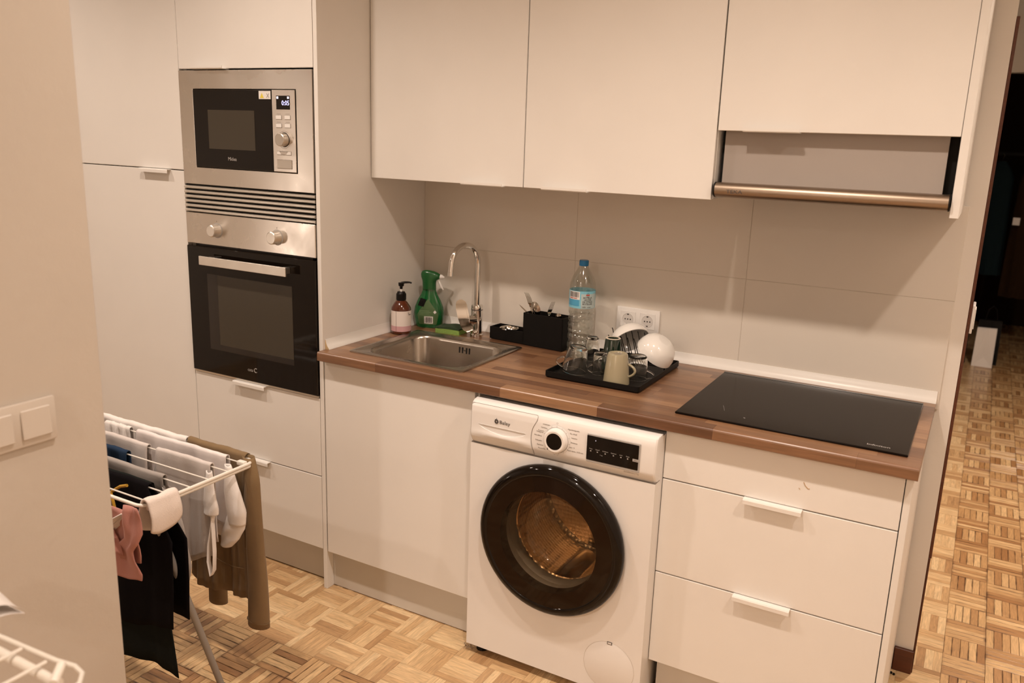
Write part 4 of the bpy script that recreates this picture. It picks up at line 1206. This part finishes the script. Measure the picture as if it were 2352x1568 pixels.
for s_, x in (('Sac', .9130), ('Ac', .9230)): text('lettering', s_, x, yface(.7400) - .0003, .7395, .0048, PRINT, fa)
# display
fr = box('display_frame', 1.0160, 1.1735, -.0672, -.0630, .7430, .8265, LGREY, t, bev=.0015)
box('display_glass', 1.0163, 1.1690, -.0678, -.0670, .7500, .8210, BLACKG, t, bev=.001)
for s_, x in (('Temp', 1.0290), ('Centrif', 1.0490), ('Ec.Silence', 1.0725), ('Opciones', 1.0970), ('Inicio', 1.1190), ('Pausa', 1.1385)):
    text('lettering', s_, x, -.0680, .7820, .0042, LGREY, fr, 'CENTER'); box('key_symbol', x - .0018, x + .0018, -.0681, -.0678, .7755, .7785, LGREY, fr)
text('lettering', '3 seg', 1.0610, -.0680, .7690, .0038, LGREY, fr, 'CENTER')
box('start_key', 1.1530, 1.1700, -.0682, -.0678, .7735, .7810, LGREY, fr)
text('lettering', 'start', 1.1615, -.0684, .7755, .0048, DGREY, fr, 'CENTER')
box('indicator', 1.0418, 1.0430, -.0681, -.0678, .8075, .8105, EMITW, fr)
text('lettering', 'ExtraSilencio | 7 kg', 1.1720, yface(.7420) - .0004, .7362, .0056, PRINT, fa, 'RIGHT')
# door
dr = thing('x', (0, 0, 0), 'x', 'x'); bpy.data.objects.remove(dr, do_unlink=True)
DY = WF
rgm = lathe('door_ring', [(.2240, -.0005), (.2300, -.004), (.2325, -.011), (.2325, -.019), (.2300, -.027), (.2235, -.033), (.2140, -.0365), (.2080, -.0370), (.2045, -.0350), (.2030, -.0325), (.1720, -.0325), (.1570, -.0330), (.1545, -.0280), (.1530, -.002)], (CX, DY, CZ), BLACKG, t, axis='y', seg=72)
lathe('door_glass', [(.2040, -.0335), (.1560, -.0350)], (CX, DY, CZ), plain('smoked_annulus', (.012, .005, .002), .07, spec=.25), t, axis='y', seg=64)
lathe('door_lens', [(.1560, -.0350), (.1500, -.0352), (.0750, -.0362), (0, -.0365)], (CX, DY, CZ), DOORG, t, axis='y', seg=64)
lathe('door_bowl', [(.1520, -.008), (.1500, .004), (.1440, .018), (.1400, .030), (.1300, .055), (.1200, .072), (.1100, .080), (.0600, .086), (0, .087)], (CX - .006, DY, CZ - .010), BOWLG, t, axis='y', seg=64)
box('door_latch', CX + .176, CX + .196, DY - .033, DY - .028, CZ - .032, CZ - .010, LGREY, t, bev=.003)
lathe('gasket', [(.1700, .002), (.1620, .010), (.1580, .028), (.1640, .034), (.1560, .046), (.1540, .062), (.1620, .070)], (CX, DY, CZ), plain('grey_rubber', (.085, .075, .066), .45), t, axis='y', seg=64)
dm = lathe('drum', [(.1560, .074), (.1640, .070), (.2250, .080), (.2320, .092), (.2320, .400), (.2200, .412), (0, .418)], (CX, DY, CZ), DRUM, t, axis='y', seg=72)
for q in range(3):
    a = math.radians(20 + q * 120)
    cA = Vector((CX + .228 * math.cos(a), 0, CZ + .228 * math.sin(a)))
    inn = Vector((-math.cos(a), 0, -math.sin(a))); tn_ = Vector((-math.sin(a), 0, math.cos(a)))
    bm = bmesh.new()
    add_grid(bm, lambda u, v: cA + tn_ * (.034 * (2 * u - 1)) + inn * (.042 * (math.cos(PI * (2 * u - 1) / 2)) ** 1.3 * math.sin(PI * min(1, max(0, .08 + v * .9))) ** .4) + Vector((0, DY + .10 + .28 * v, 0)), 10, 10)
    obj('drum_paddle', bm, plain('paddle_steel', (.62, .48, .32), .22, 1.0) if q == 0 else bpy.data.materials['paddle_steel'], t, True, 70)
# filter flap and feet
FX, FZc, FR = 1.1195, .1230, .0790
bm = bmesh.new(); add_tube(bm, [(FX + FR * math.cos(a), WF - .0001, FZc + FR * math.sin(a)) for a in [2 * PI * k / 56 for k in range(56)]], .0005, 5, closed=True); obj('filter_groove', bm, GROUT, t)
lathe('filter_flap', [(FR - .0012, -.0003), (FR - .002, -.0006), (0, -.0006)], (FX, WF, FZc), PLASTG, t, axis='y', seg=56)
tg = box('flap_catch', 1.1110, 1.1265, -.0572, -.0566, .1950, .2035, DGREY, t); box('flap_catch_face', 1.1132, 1.1243, -.0576, -.0572, .1970, .2015, PLASTG, t)
for fx in (WX0 + .035, WX1 - .035):
    for fy in (-.012, .45): lathe('foot', [(0, .0002), (.020, .0002), (.020, .010), (.010, .014), (.010, .034)], (fx, fy, 0), BLACKP, t, seg=18)
bm = bmesh.new()
rs = random.Random(5)
for k in range(46):
    a = rs.random() * 2 * PI; rr_ = .004 + rs.random() * .016
    c_ = Vector((.632 + rr_ * math.cos(a), -.040 + rr_ * .7 * math.sin(a), .006 + rs.random() * .012))
    add_tube(bm, [c_, c_ + Vector((rs.random() - .5, rs.random() - .5, (rs.random() - .5) * .5)) * .014, c_ + Vector((rs.random() - .5, rs.random() - .5, (rs.random() - .5) * .4)) * .018 + Vector((0, 0, .001))], .0006, 4)
for v in bm.verts: v.co.z = max(v.co.z, .0008)
tag(obj('dust_ball', bm, plain('dust', (.30, .22, .15), 1.0)), 'small clump of dust under the washing machine front left corner', 'dust', kind='stuff')

# ------------------------------------------------------------------ switches
t = thing('light_switch', (XL, -1.29, 1.09), 'white two-gang light switch on the blurred near wall', 'switch')
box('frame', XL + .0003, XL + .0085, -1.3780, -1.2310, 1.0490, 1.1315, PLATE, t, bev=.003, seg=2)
for cy in (-1.2700, -1.3390):
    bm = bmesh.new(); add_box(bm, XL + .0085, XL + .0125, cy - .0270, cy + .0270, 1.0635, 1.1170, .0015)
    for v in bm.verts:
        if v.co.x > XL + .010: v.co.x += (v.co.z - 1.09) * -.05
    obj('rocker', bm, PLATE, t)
t = thing('light_switch', (1.889, .65, 1.15), 'white light switch edge-on at the doorway end of the wall', 'switch')
box('frame', 1.8978, 1.9050, .606, .688, 1.110, 1.192, PLAST, t, bev=.002, seg=2)
box('rocker', 1.9050, 1.9080, .618, .676, 1.122, 1.180, PLAST, t, bev=.001)

# ------------------------------------------------------------------ clothes airer by the tall cabinets
HZ = .680
t = thing('clothes_airer', (-.2, -.65, 0), 'white folding clothes airer in front of the tall cabinets', 'clothes airer')
AX0, AX1 = -.78, .1500
WY = [-.495, -.562, -.630, -.692, -.752, -.812]
cr = .03
pts = []
def arcp(cx, cy, r, a0, a1, n=6): return [(cx + r * math.cos(math.radians(a0 + (a1 - a0) * k / n)), cy + r * math.sin(math.radians(a0 + (a1 - a0) * k / n)), HZ) for k in range(n + 1)]
pts = arcp(AX1 - cr, -.463 - cr, cr, 0, 90) + arcp(AX0 + cr, -.463 - cr, cr, 90, 180) + arcp(AX0 + cr, -.840 + cr, cr, 180, 270) + arcp(AX1 - cr, -.840 + cr, cr, 270, 360)
tube('frame', pts, .0048, RACKW, t, seg=10, closed=True)
for y in WY: tube('wire', [(AX0, y, HZ + .001), (AX1, y, HZ + .001)], .0021, RACKW, t, seg=6)
for xx in (AX1 - .004, AX0 + .004):
    tube('cross_bar', [(xx, -.480, HZ - .009), (xx, -.825, HZ - .009)], .0062, RACKW, t, seg=10)
box('clip', AX1 - .034, AX1 - .006, -.503, -.487, HZ - .006, HZ + .0075, RACKW, t, bev=.003, seg=2)
for xx in (AX1 - .020, AX0 + .020):
    tube('leg', [(xx, -.805, HZ - .014), (xx, -.606, .010)], .0095, RACKG, t, seg=12)
    xi = xx - .34 if xx > 0 else xx + .17
    tube('leg', [(xi, -.490, HZ - .014), (xi, -.730, .010)], .0095, RACKG, t, seg=12)
    for yy in (-.606, -.730): lathe('foot', [(0, .0003), (.014, .0003), (.014, .014), (.010, .022)], (xi if yy < -.7 else xx, yy, 0), BLACKP, t, seg=14)

def drape(name, label, cat, x0, x1, y, front, back, m, seed, amp=.006, r=.0075, hem=None, nx=44, freq=3.0, z=None, group='washing on the airer', wid=None, thick=.0022, parent=None, jag=.006, fwd=0.):
    """a cloth folded over a wire that runs along x: front fall, rounded top, back fall, with soft folds"""
    rs = random.Random(seed)
    ph = [rs.random() * 6.28 for _ in range(8)]
    zt = z or HZ + .0048
    bm = bmesh.new()
    nf, nb, na = 16, 12, 6
    path = [('f', 1 - k / nf) for k in range(nf)] + [('a', k / na) for k in range(na + 1)] + [('b', (k + 1) / nb) for k in range(nb)]
    V = []
    for i in range(nx + 1):
        u = i / nx
        x = x0 + (x1 - x0) * u
        col_ = []
        fold = math.sin(u * freq * 2 * PI + ph[0]) + .5 * math.sin(u * freq * 4.3 * PI + ph[1]) + .3 * math.sin(u * freq * 9 * PI + ph[2])
        hf = hem(u) if hem else 1.
        for kind, s in path:
            if kind == 'a':
                a = PI * s
                p_ = Vector((x, y - r * math.cos(a), zt + (r - .0075) + r * math.sin(a) + .0012 * fold * math.sin(a)))
            else:
                dl = (front if kind == 'f' else back) * s
                if kind == 'f': dl *= hf
                dl += jag * s * math.sin(u * 7 + ph[3 if kind == 'f' else 4])
                sg = -1 if kind == 'f' else 1
                am = amp * min(1, s * 2.2 + .15)
                xx = x + (wid(u, s) if wid else 0.)
                p_ = Vector((xx, y - (fwd * min(1, s * 3) if kind == 'f' else 0) + sg * (r + .004 * s) + am * fold + .003 * math.sin(s * 6 + ph[5]) * s, zt - dl))
            col_.append(bm.verts.new(p_))
        V.append(col_)
    for i in range(nx):
        for j in range(len(path) - 1): bm.faces.new((V[i][j], V[i + 1][j], V[i + 1][j + 1], V[i][j + 1]))
    o = obj(name, bm, m, parent, True, 80)
    md = o.modifiers.new('thickness', 'SOLIDIFY'); md.thickness = thick; md.offset = 0
    if not parent: tag(o, label, cat, group)
    return o
def sleeve(name, pts, radii, m, parent, flat=.45, seed=1, seg=20):
    rs = random.Random(seed)
    bm = bmesh.new()
    n = 22
    P_ = [Vector(p) for p in pts]
    Q, RR = [], []
    for k in range(n + 1):
        s = k / n * (len(P_) - 1); i = min(int(s), len(P_) - 2); f_ = s - i
        Q.append(P_[i].lerp(P_[i + 1], f_)); RR.append(radii[i] + (radii[i + 1] - radii[i]) * f_)
    rings = []
    for k, (c_, r_) in enumerate(zip(Q, RR)):
        rings.append([bm.verts.new(c_ + Vector((r_ * math.cos(2 * PI * j / seg), r_ * flat * math.sin(2 * PI * j / seg) + .002 * math.sin(4 * PI * j / seg + k * .35), .0016 * math.sin(2 * PI * j / seg)))) for j in range(seg)])
    for A, B in zip(rings, rings[1:]):
        for j in range(seg): bm.faces.new((A[j], A[(j + 1) % seg], B[(j + 1) % seg], B[j]))
    o = obj(name, bm, m, parent, True, 80)
    md = o.modifiers.new('thickness', 'SOLIDIFY'); md.thickness = .002; md.offset = -1
    return o
YO = -.463
# brown sweatshirt over the outer rod
sw = drape('sweatshirt', 'brown sweatshirt with long sleeves hanging off the airer end', 'sweatshirt', -.122, .120, YO, .462, .30, F_BROWN, 4, .009, .0105, hem=lambda u: .955 + .06 * math.sin(u * 3.0 + .2), nx=56, freq=1.6, wid=lambda u, s: -.028 * s * (1 - u))
sleeve('sleeve', [(.128, YO - .006, HZ + .012), (.150, YO - .016, HZ - .05), (.158, YO - .020, HZ - .20), (.162, YO - .022, HZ - .38), (.160, YO - .022, .165)], [.022, .028, .032, .037, .040], F_BROWN, sw, .55, 2)
sleeve('sleeve', [(-.085, YO + .040, HZ - .06), (-.090, YO + .045, HZ - .25), (-.092, YO + .048, HZ - .42), (-.092, YO + .048, .130)], [.030, .036, .038, .038], F_BROWN, sw, .5, 3)
lab(tube('cuff_seam', [(.160 + .0405 * math.cos(2 * PI * k / 24), YO - .022 + .0405 * .55 * math.sin(2 * PI * k / 24), .182) for k in range(24)], .0013, F_BROWN, sw, 5, closed=True), 'stitched cuff seam')
tube('body_seam', [(-.01 + .0115 * k, YO - .0205, .336 - .008 * math.sin(k * .3)) for k in range(11)], .0011, F_BROWN, sw, 5)
drape('white_sheet', 'white cloth spread along the far rail of the airer, left of the brown sweatshirt', 'laundry', -.76, -.130, YO, .11, .30, F_WHITE, 8, .006, .009, freq=5, nx=70)
drape('white_shirt', 'small white cloth at the left of the second airer wire', 'laundry', -.470, -.350, WY[0], .16, .20, F_WHITE, 12, .006)
drape('pale_shirt', 'pale lilac-white shirt hung along the second airer wire', 'laundry', -.318, .073, WY[0], .250, .26, F_LAV, 14, .004, hem=lambda u: .95 + .10 * u * math.sin(u * 5), freq=1.9, nx=60)
drape('grey_white_cloth', 'greyish white cloth at the left of the third airer wire', 'laundry', -.70, -.182, WY[1], .22, .22, F_GREYL, 17, .005, freq=2.4)
drape('long_top', 'pale grey long top hung on the third airer wire', 'laundry', -.143, .084, WY[1], .330, .24, F_GREYL, 19, .0045, hem=lambda u: 1.0 - .10 * u + .06 * math.sin(u * 5), freq=1.1)
# white vest with straps at the right end
vest = sleeve('white_vest', [(.098, -.520, HZ - .004), (.108, -.522, .645), (.120, -.524, .600), (.132, -.526, .545), (.130, -.526, .505)], [.012, .020, .030, .036, .033], F_WHITE, None, .5, 5)
tag(vest, 'white cotton vest with loose straps hanging at the right of the airer', 'laundry', 'washing on the airer')
sleeve('gathered_hem', [(.128, -.522, .530), (.120, -.524, .490), (.104, -.526, .455), (.086, -.528, .425)], [.034, .038, .034, .022], F_WHITE, vest, .5, 7)
sleeve('cap_sleeve', [(.080, -.572, HZ - .010), (.084, -.575, .630), (.088, -.577, .570), (.086, -.577, .545)], [.011, .017, .026, .027], F_WHITE, vest, .5, 6)
tube('strap', [(.098, -.578, .545), (.090, -.580, .500), (.078, -.582, .450), (.074, -.584, .395), (.084, -.585, .352), (.096, -.584, .372), (.099, -.582, .430), (.096, -.580, .485), (.092, -.578, .540)], .0072, F_WHITE, vest, 8, flat=.35)
drape('navy_shorts', 'navy blue garment at the left of the fourth airer wire', 'laundry', -.60, -.185, WY[2], .16, .20, F_NAVY, 27, .008)
gs = drape('grey_shirt', 'grey shirt hung along the fifth airer wire', 'laundry', -.60, .047, WY[3], .250, .30, F_GREY, 31, .005, hem=lambda u: .9 + .1 * math.sin(5 * u), freq=2, nx=60)
sleeve('sleeve', [(.055, WY[3] - .004, HZ - .02), (.096, WY[3] - .010, HZ - .12), (.112, WY[3] - .012, HZ - .23), (.090, WY[3] - .012, HZ - .315)], [.016, .026, .032, .028], F_GREY, gs, .55, 6)
bk_ = drape('black_trousers', 'black garment with gold cord hanging long from the sixth airer wire', 'laundry', -.42, .064, WY[4], .395, .36, F_BLACK, 35, .005, hem=lambda u: 1.02 - .10 * max(0, u - .75) / .25, freq=2.0, wid=lambda u, s: .122 * min(1, s * 3.2) * u - .03 * max(0, s - .7) * u, fwd=.030, jag=.002)
lab(tube('cord', [(-.074, -.776, .640), (-.054, -.777, .654), (-.026, -.776, .672), (.000, -.774, .680)], .0042, F_GOLD, bk_, 8), 'gold cord')
lab(tube('cord', [(-.058, -.783, .648), (-.046, -.787, .630), (-.036, -.790, .608), (-.026, -.793, .590)], .0042, F_GOLD, bk_, 8), 'gold cord')
drape('dark_jeans', 'very dark jeans hanging lowest behind the black garment', 'laundry', -.55, .028, WY[4] + .032, .560, .30, F_DENIM, 37, .008, hem=lambda u: 1 - .0 * u, freq=1.8, wid=lambda u, s: .075 * s * u, z=HZ - .012, jag=.002)
def strip_cloth(name, rows_, y, m, parent, seed, nu=8, sub_=4):
    """hanging piece of cloth given by its left and right edge at successive heights"""
    bm = bmesh.new(); R_ = []
    for (z0_, a0, b0), (z1_, a1, b1) in zip(rows_, rows_[1:]):
        for q in range(sub_):
            f_ = q / sub_; f_ = f_ * f_ * (3 - 2 * f_) if 0 else f_
            R_.append((z0_ + (z1_ - z0_) * f_, a0 + (a1 - a0) * f_, b0 + (b1 - b0) * f_))
    R_.append(rows_[-1])
    V = [[bm.verts.new((a_ + (b_ - a_) * i / nu, y - .006 * math.sin(3.5 * i / nu + z_ * 40 + seed) - .003 * math.sin(9 * i / nu + seed), z_ + .003 * math.sin(i + seed))) for i in range(nu + 1)] for z_, a_, b_ in R_]
    for A, B in zip(V, V[1:]):
        for i in range(nu): bm.faces.new((A[i], A[i + 1], B[i + 1], B[i]))
    o = obj(name, bm, m, parent, True, 80)
    md = o.modifiers.new('thickness', 'SOLIDIFY'); md.thickness = .003; md.offset = 0
    return o
pk = strip_cloth('pink_top', [(.681, .102, .150), (.612, .100, .157), (.585, .090, .146), (.560, .058, .128), (.530, .045, .128), (.495, .036, .142), (.476, .044, .138)], -.858, F_PINK, None, 1)
tag(pk, 'pink strappy top hanging on the front rail of the airer', 'laundry', 'washing on the airer')
strip_cloth('strap', [(.676, -.050, -.006), (.620, -.018, .022), (.570, .020, .066), (.540, .045, .085)], -.860, F_PINK, pk, 3)
strip_cloth('back', [(.660, .000, .120), (.60, .005, .135), (.52, .030, .130)], -.846, F_PINK, pk, 5)
strip_cloth('pale_strap', [(.650, .085, .110), (.625, .045, .075), (.595, .010, .040)], -.853, F_TERRY, pk, 2)
bm = bmesh.new()
def sock(u, v):
    a = PI * (u * 1.06 - .03)
    rr_ = .0090 + .0020 * math.sin(9 * v)
    ln = .070 + .018 * math.sin(v * PI) ** .8
    if u < .35: q = (.35 - u) / .35; off = Vector((-(rr_ + .012 * math.sin(q * 2.6)), 0, -ln * q))
    elif u > .65: q = (u - .65) / .35; off = Vector((rr_ + .010 * math.sin(q * 2.6), 0, -ln * (.85 + .15 * v) * q))
    else:
        b_ = PI * (u - .35) / .3; off = Vector((-rr_ * math.cos(b_), 0, rr_ * math.sin(b_)))
    return Vector((AX1 - .002, -.742 - .092 * v, HZ + .004)) + off
add_grid(bm, sock, 26, 18)
o = obj('terry_cloth', bm, F_TERRY, None, True, 80); md = o.modifiers.new('thickness', 'SOLIDIFY'); md.thickness = .006; md.offset = 1
tag(o, 'cream terry sock draped over the near corner of the airer', 'sock', 'washing on the airer')

# second airer close to the camera, against the near wall
t = thing('clothes_airer', (.66, -1.75, 0), 'white wire clothes airer cut off at the lower left corner, nearest the camera', 'clothes airer')
AZ = .850
pts = [(.500, -1.4905, AZ), (.600, -1.4905, AZ), (.800, -1.4790, AZ), (.836, -1.4730, AZ), (.860, -1.4780, AZ), (.877, -1.494, AZ), (.885, -1.522, AZ), (.885, -2.20, AZ), (.84, -2.24, AZ), (.500, -2.24, AZ)]
tube('frame', pts, .0034, RACKW, t, seg=10)
tube('cross_bar', [(.500, -1.500, AZ - .012), (.838, -1.500, AZ - .012)], .0072, RACKW, t, seg=12)
tube('corner_clip', [(.818, -1.482, AZ + .001), (.836, -1.507, AZ - .008)], .0066, RACKW, t, seg=12)
for xx in (.54, .6, .66, .735, .795): tube('wire', [(xx, -1.490, AZ + .002), (xx, -2.235, AZ + .002)], .0026, RACKW, t, seg=6)
for yy, ye in ((-1.50, -2.05), (-2.22, -1.68)): 
    tube('leg', [(.83, yy, AZ - .012), (.83, ye, .010)], .009, RACKW, t, seg=10); tube('leg', [(.52, yy, AZ - .012), (.52, ye, .010)], .009, RACKW, t, seg=10)
bm = bmesh.new()
add_grid(bm, lambda u, v: Vector((.478 + .165 * u + .012 * v, -1.505 + .070 * v, AZ + .008 + .050 * math.sin(PI * (.08 + .84 * v)) * (1 - .35 * u ** 2) + .006 * math.sin(9 * u + 3 * v))), 18, 14)
add_grid(bm, lambda u, v: Vector((.478 + .165 * u + .012 * v, -1.505 + .070 * v, AZ + .0065 + .010 * math.sin(PI * v))), 8, 8)
tag(obj('white_cloth', bm, F_WHITE, None, True, 80), 'folded white cloth lying on the nearest airer at the left edge', 'laundry')

# ------------------------------------------------------------------ corridor
def paper_bag(name, label, x0, x1, y0, y1, h, m, lean=0.):
    t = thing(name, ((x0 + x1) / 2, (y0 + y1) / 2, 0), label, 'bag')
    bm = bmesh.new()
    b = [bm.verts.new(p_) for p_ in ((x0, y0, .001), (x1, y0, .001), (x1, y1, .001), (x0, y1, .001))]
    ym = (y0 + y1) / 2 + lean
    tp = [bm.verts.new(p_) for p_ in ((x0 + .004, ym - .02, h), (x1 - .004, ym - .02, h + .004), (x1 - .004, ym + .02, h + .004), (x0 + .004, ym + .02, h))]
    apex = bm.verts.new(((x0 + x1) / 2 + .004, y0 + .012, h * .26)); tm_ = bm.verts.new(((x0 + x1) / 2 + .008, ym - .027, h + .002))
    bm.faces.new((b[0], b[1], apex)); bm.faces.new((b[0], apex, tm_, tp[0])); bm.faces.new((b[1], tp[1], tm_, apex))
    bm.faces.new((b[1], b[2], tp[2], tp[1])); bm.faces.new((b[2], b[3], tp[3], tp[2])); bm.faces.new((b[3], b[0], tp[0], tp[3])); bm.faces.new(b[::-1])
    obj('sack', bm, m, t)
    return t
t = paper_bag('paper_bag', 'plain white paper bag standing on the corridor parquet', 1.952, 2.094, 5.235, 5.325, .300, PAPER, .0)
t = paper_bag('paper_bag', 'black paper bag standing behind the white one', 1.955, 2.124, 5.350, 5.455, .345, BLACKM)
for yy in (5.385, 5.42): tube('carry_cord', [(2.00, yy, .345), (2.015, yy, .43), (2.045, yy, .46), (2.07, yy, .43), (2.085, yy, .345)], .003, BLACKM, t, seg=6)
t = paper_bag('shopping_bag', 'dark bag on the corridor floor at the door edge, left of the white bag', 1.815, 1.905, 5.30, 5.42, .26, BLACKM)
# coats in the dark closet beyond the far opening
tube_ = tag(tube('coat_rail', [(1.62, 6.1, 1.62), (2.68, 6.1, 1.62)], .014, DARK, None, seg=10), 'dark rail carrying the dark coats in the far opening', 'rail')
def coat(label, x, y, m, wd, top, bot, seed, mat2=None):
    rs = random.Random(seed); ph = rs.random() * 6
    t = thing('coat', (x, y, bot), label, 'coat', 'coats in the dark opening')
    bm = bmesh.new()
    n = 28
    rings = []
    for k in range(15):
        s = k / 14
        z_ = top - (top - bot) * s
        wv = wd * (.30 + .70 * min(1, s * 7) ** .6) * (.92 + .12 * s)
        rings.append([bm.verts.new((x + (wv + .012 * math.sin(5 * a_ + ph) * s) * math.cos(a_), y + (.5 * wv + .02 * math.sin(7 * a_ + ph) * s) * math.sin(a_), z_)) for a_ in [2 * PI * j / n for j in range(n)]])
    for A, B in zip(rings, rings[1:]):
        for j in range(n): bm.faces.new((A[j], A[(j + 1) % n], B[(j + 1) % n], B[j]))
    bm.faces.new(rings[0]); bm.faces.new(rings[-1][::-1])
    obj('body', bm, m, t, True, 60)
    tube('hook', [(x, y, top - .01), (x, y, top + .02), (x + .012, y, top + .045), (x, y, top + .058)], .003, CUTL, t, seg=6)
    return t
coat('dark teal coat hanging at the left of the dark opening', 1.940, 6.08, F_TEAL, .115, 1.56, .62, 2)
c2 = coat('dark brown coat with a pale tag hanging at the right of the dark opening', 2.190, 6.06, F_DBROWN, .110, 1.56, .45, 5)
bm = bmesh.new(); add_box(bm, 2.085, 2.135, 5.952, 5.955, 1.055, 1.115); lab(obj('paper_tag', bm, LBLW, c2), 'pale tag')
# crumbs at the skirting
bm = bmesh.new()
for cx, cy in ((1.838, .560), (1.846, .556)): bmesh.ops.create_icosphere(bm, subdivisions=1, radius=.0045, matrix=Matrix.Translation((cx, cy, .0045)))
tag(obj('crumbs', bm, BLACKM), 'two dark crumbs on the parquet by the skirting', 'crumbs', kind='stuff')
